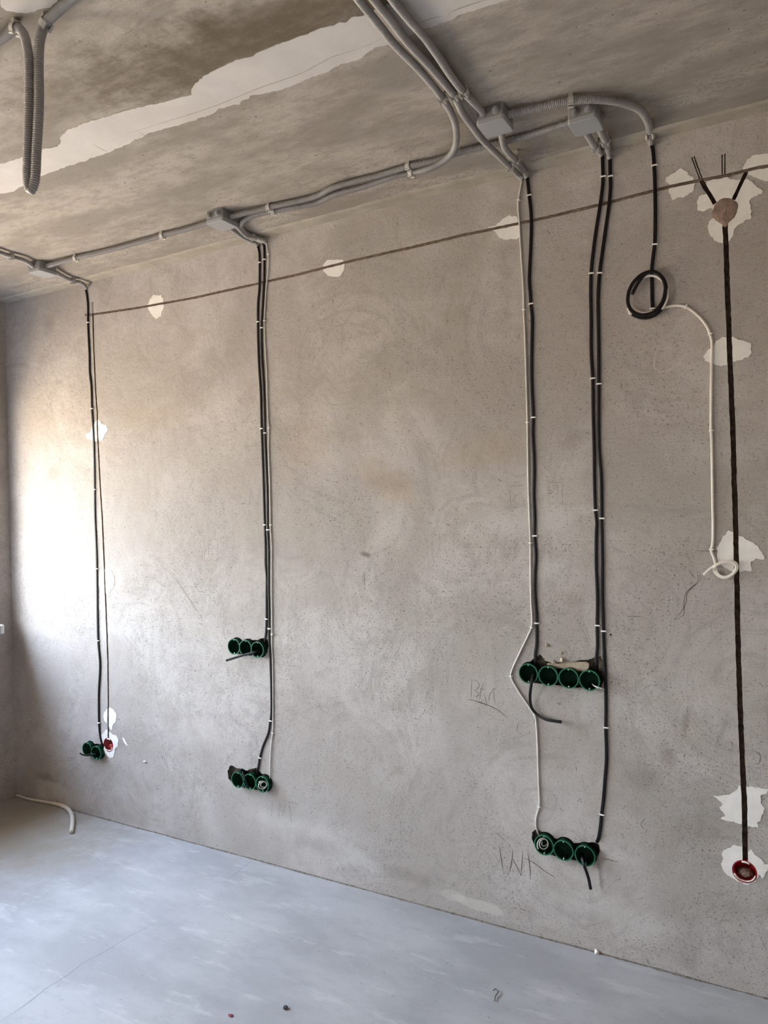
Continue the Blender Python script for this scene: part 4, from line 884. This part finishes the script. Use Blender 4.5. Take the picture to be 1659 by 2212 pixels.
cable(w2, 'long white cable that elbows left around the four green boxes', 'white', (433.6, 670, 913, 1171, 1352.5, 1461, 1545, 1740), 'the long elbowing white cable', .0066, .0062, off=.0040, round_=True, extra=[W(1161.5, 1797, .0), W(1166, 1806, -.02)])
b4 = [(1139, 384), (1143, 423.7), (1146, 449.5), (1147.6, 479), (1146.6, 529), (1144, 579), (1143.3, 608.7), (1145.6, 638.5), (1146.6, 656.4), (1149.6, 688), (1149, 738), (1148.2, 800), (1149.3, 846.5), (1151.8, 901.6), (1150.7, 932), (1153, 979), (1154, 1017), (1153, 1065), (1155, 1122), (1154.6, 1158), (1157.5, 1198), (1155.5, 1245), (1155.5, 1281), (1159, 1329.6), (1159, 1344.8), (1159.4, 1388), (1156.3, 1414.8), (1156.5, 1428)]
cable(b4, 'single black cable beside the long white cable', 'black', (423.7, 656.4, 901.6, 1158, 1344.8), 'the black cable beside the long white one', extra=[W(1157, 1438, -.010), W(1157, 1446, -.024)])
b5 = [(1301, 335), (1302.4, 380.5), (1301.8, 399.8), (1296.8, 439.6), (1288.9, 489), (1281.9, 539), (1276.9, 588.8), (1275.9, 628.5), (1276.9, 698), (1276.9, 757.8), (1279.5, 805), (1280.4, 819), (1281.3, 894), (1283.2, 970), (1284.2, 1046), (1286, 1101), (1289, 1131.4), (1288, 1150), (1287.5, 1209), (1290.5, 1293.4), (1289.8, 1353), (1290.6, 1392), (1288.5, 1423), (1288.8, 1436)]
cable(b5, 'left cable of the right twin black pair, ending in the green boxes', 'black', (380.5, 588.8, 819, 1101, 1353), 'the left cable of the twin black pair', extra=[W(1289, 1446, -.010), W(1289, 1456, -.024)])
b6 = [(1317.3, 340), (1318, 381), (1318.7, 399.8), (1315.7, 439.6), (1308.8, 489), (1301.8, 539), (1294.8, 592.7), (1291.9, 638.5), (1292.9, 738), (1293.3, 826.5), (1293, 913), (1294.6, 979), (1298.4, 1027), (1299.4, 1084), (1299.4, 1122.4), (1301, 1197), (1301, 1281), (1303.3, 1362), (1305, 1412.7), (1308, 1474), (1309, 1525.5), (1308.6, 1570), (1310, 1640), (1307, 1681), (1303, 1732), (1299.8, 1756.8), (1296.7, 1787.6), (1292.5, 1812)]
cable(b6, 'right cable of the twin black pair, running down to the lower boxes', 'black', (381, 592.7, 826.5, 1122, 1362, 1570, 1757), 'the right cable of the twin black pair', extra=[W(1288, 1821, -.004), W(1284, 1828, -.014), W(1280, 1834, -.026)])
# black cable with its coil
R = lambda l: zm(l, 4.621, 1300, 550)
top5 = [(1406.8, 311), (1410, 322), (1413, 359), (1414.8, 401), (1415.4, 473), (1414, 529), (1410.8, 554.5), (1408, 581.7), (1408.2, 615), (1409, 655)]
ring = R([(530, 558), (590, 500), (632, 410), (638, 310), (600, 225), (540, 178), (470, 172), (390, 205), (310, 285), (265, 390), (262, 490), (300, 565), (370, 602), (450, 600), (540, 558), (600, 480), (628, 400), (632, 300), (595, 225), (520, 170), (450, 180), (390, 240), (340, 320), (300, 400)])
ex = [W(u, v, .006 + .010 * min(1, i / 5) + .004 * (i / len(ring))) for i, (u, v) in enumerate(ring)]
cable(top5, 'rightmost black cable, coiled into a ring with a cream cable', 'black', (359, 529), 'the rightmost black cable', extra=[W(1410, 664, .006)] + ex)
bm = bmesh.new(); sweep(bm, smooth_path([W(*p, .012 + .001 * i) for i, p in enumerate(R([(655, 380), (648, 440), (600, 540), (540, 600), (470, 630), (390, 632), (300, 600)]))], .006), ribbon(.0095, .0048), ref=OUT)
tag(link_mesh('cable', bm, M_BLACK, smooth=True, loc=W(1365, 680)), 'short black tail under the cable ring, ending at its lower left', 'cable', 'black cables fixed down the wall')
# cream cable: ring, sweep to the right, drop and knot
cr1 = R([(268, 565), (262, 480), (285, 380), (340, 290), (410, 228), (480, 208), (560, 222), (625, 275), (655, 350), (655, 430), (620, 520), (550, 595), (470, 632), (400, 630), (330, 590), (288, 510), (285, 430), (310, 350), (360, 470), ])
cr1 = R([(272, 590), (290, 560), (330, 600), (400, 632), (480, 630), (555, 590), (620, 515), (655, 425), (650, 345), (615, 270), (550, 222), (480, 210), (410, 230), (345, 290), (300, 370), (283, 440), (300, 510), (345, 558), (400, 580), (470, 578), (540, 556), (640, 525), (740, 508), (830, 520), (900, 560), (1000, 650), (1060, 740), (1080, 795), (1098, 870), (1096, 1000), (1093, 1200), (1090, 1500), (1090, 1760), (1096, 1848)])
P3 = [W(u, v, (.011 if i < 19 else (.008 if i < 21 else .0045)) + (.003 if i < 8 else 0)) for i, (u, v) in enumerate(cr1)]
zk = [(830, 0), (835, 150), (835, 300), (828, 520), (805, 618), (815, 650), (845, 720), (866, 800), (876, 880), (900, 950), (960, 1005), (1050, 1010), (1130, 965), (1180, 890), (1165, 825), (1100, 790), (1000, 795), (900, 830), (850, 870), (855, 930), (900, 985), (980, 1025), (1070, 1015), (1150, 960), (1200, 880), (1180, 810), (1110, 780), (1010, 785), (900, 825), (790, 895), (690, 985)]
P3 += [W(u, v, .0045 if i < 7 else .007 + .0012 * ((i - 7) % 12)) for i, (u, v) in enumerate(zm(zk, 6.941, 1420, 1100))]
Pcr = smooth_path(P3, .006); bm = bmesh.new(); sweep(bm, Pcr, ribbon(.0080, .0050), ref=OUT)
tag(link_mesh('cable', bm, M_CREAM, smooth=True, loc=P3[0]), 'cream cable curving from the ring down to a knotted end', 'cable', 'cream cable')
for u, v, l in ((1479.6, 663, 'white nail clip at the top of the cream cable curve'), (1533.6, 722, 'white nail clip where the cream cable turns downward'), (1536, 930.5, 'white nail clip midway down the cream cable'), (1536.5, 1189, 'white nail clip just above the cream cable knot')):
    p, t = nearest(Pcr, W(u, v, .0045)); nail_clip(p, t, .008, .005, l)
p = W(1408.5, 667, .006); nail_clip(p, Vector((0, 0, -1)), .0115, .0052, 'white nail clip inside the cable ring')
bm = bmesh.new(); sweep(bm, smooth_path([W(*q_, .014) for q_ in R([(262, 530), (275, 560), (292, 600)])], .004), ribbon(.010, .003), ref=OUT)
tag(link_mesh('cable_tag', bm, M_PUTTY, loc=W(1359, 673)), 'white tape tag at the lower left of the cable ring', 'tag')

# ------------------------------------------------------------------ cable ends in the boxes
def ends(name, pts, mat, label, w_=.0105, t_=.0050, ref=OUT, rnd=False, group='cut cable ends at the wall boxes'):
    P = smooth_path(pts, .004); bm = bmesh.new(); sweep(bm, P, circle(t_ / 2, 10) if rnd else ribbon(w_, t_), ref=None if rnd else ref)
    return tag(link_mesh(name, bm, mat, smooth=True, loc=P[0]), label, 'cable end', group)
ends('cable_end', [W(213, 1628, -.01), W(208, 1629.5, .024), W(200, 1629.5, .034), W(190, 1631, .038), W(181, 1631, .036), W(173, 1627.5, .034)], M_BLACK, 'dark cable end poking left out of the low green pair', .009, .005)
ends('cable_end', [W(557, 1404, -.01), W(554, 1407.5, .03), W(530, 1414, .04), W(510, 1420, .045), W(488.6, 1426.8, .05)], M_BLACK, 'straight black cable end pointing left from the upper centre boxes', .0105, .005)
ends('cable_end', [W(523.6, 1668, .018), W(529.4, 1684, .028), W(536, 1698, .022), W(545, 1700, .010), W(549, 1692, -.01)], M_BLACK, 'black cable end bent into the middle lower centre box', .009, .005)
c_ = BOXPOS[('centre_low', 2)]
def coil(c, n_turn, r0, r1, dy, tilt=0.0, ph=0.0, sq=1.0):
    out = []
    for k in range(int(n_turn * 16) + 1):
        a = 2 * math.pi * k / 16 + ph; f = k / (n_turn * 16); r = r0 + (r1 - r0) * f
        out.append(Vector((c.x + r * math.cos(a) * sq, c.y + dy * (f - .5) + tilt * math.cos(a), c.z + r * math.sin(a))))
    return out
ends('cable_end', coil(c_ + Vector((.002, .004, -.002)), 2.2, .010, .019, -.022, .014, 1.0, .8), M_WHITE, 'white cable coil inside the rightmost lower centre box', .005, .0046, rnd=True)
c_ = BOXPOS[('right_low', 0)]
ends('cable_end', coil(c_ + Vector((-.004, .010, .001)), 2.2, .009, .024, -.020, .010, 2.6, .72), M_WHITE, 'white cable coil inside the leftmost low right box', .005, .0040, rnd=True)
ends('cable_end', [W(1153, 1455, -.012), W(1151, 1459, .015), W(1148, 1476, .034), W(1145, 1505, .022), W(1148, 1527.5, .014), W(1158.4, 1542, .012), W(1179, 1554, .018), W(1196, 1557.5, .022), W(1213, 1559.5, .024)], M_BLACK, 'black cable end hanging from the four green boxes and curling right', .0105, .005)
ends('cable_end', [W(1259, 1845, -.012), W(1257, 1853, .018), W(1262, 1870, .034), W(1271, 1896, .030), W(1276, 1921, .028)], M_BLACK, 'short black cable end hanging from the low right boxes', .0105, .005)
for i, (dx, dz, m_, l) in enumerate(((0, 0, M_WHITE, 'white bare wire in the rightmost of the four boxes'), (2, 2.5, M_SCREW, 'silver bare wire in the rightmost of the four boxes'), (1, -2, M_WHITE, 'upper white bare wire in the rightmost of the four boxes'))):
    ends('wire_end', [W(1279, 1476, -.005), W(1281 + dx, 1480, .018), W(1287 + dx, 1484 + dz * .6, .028), W(1296, 1487 + dz, .028), W(1306 - 2 * i, 1489 + dz * .5, .024)], m_, l, rnd=True, t_=.0024, group='bare wire ends')
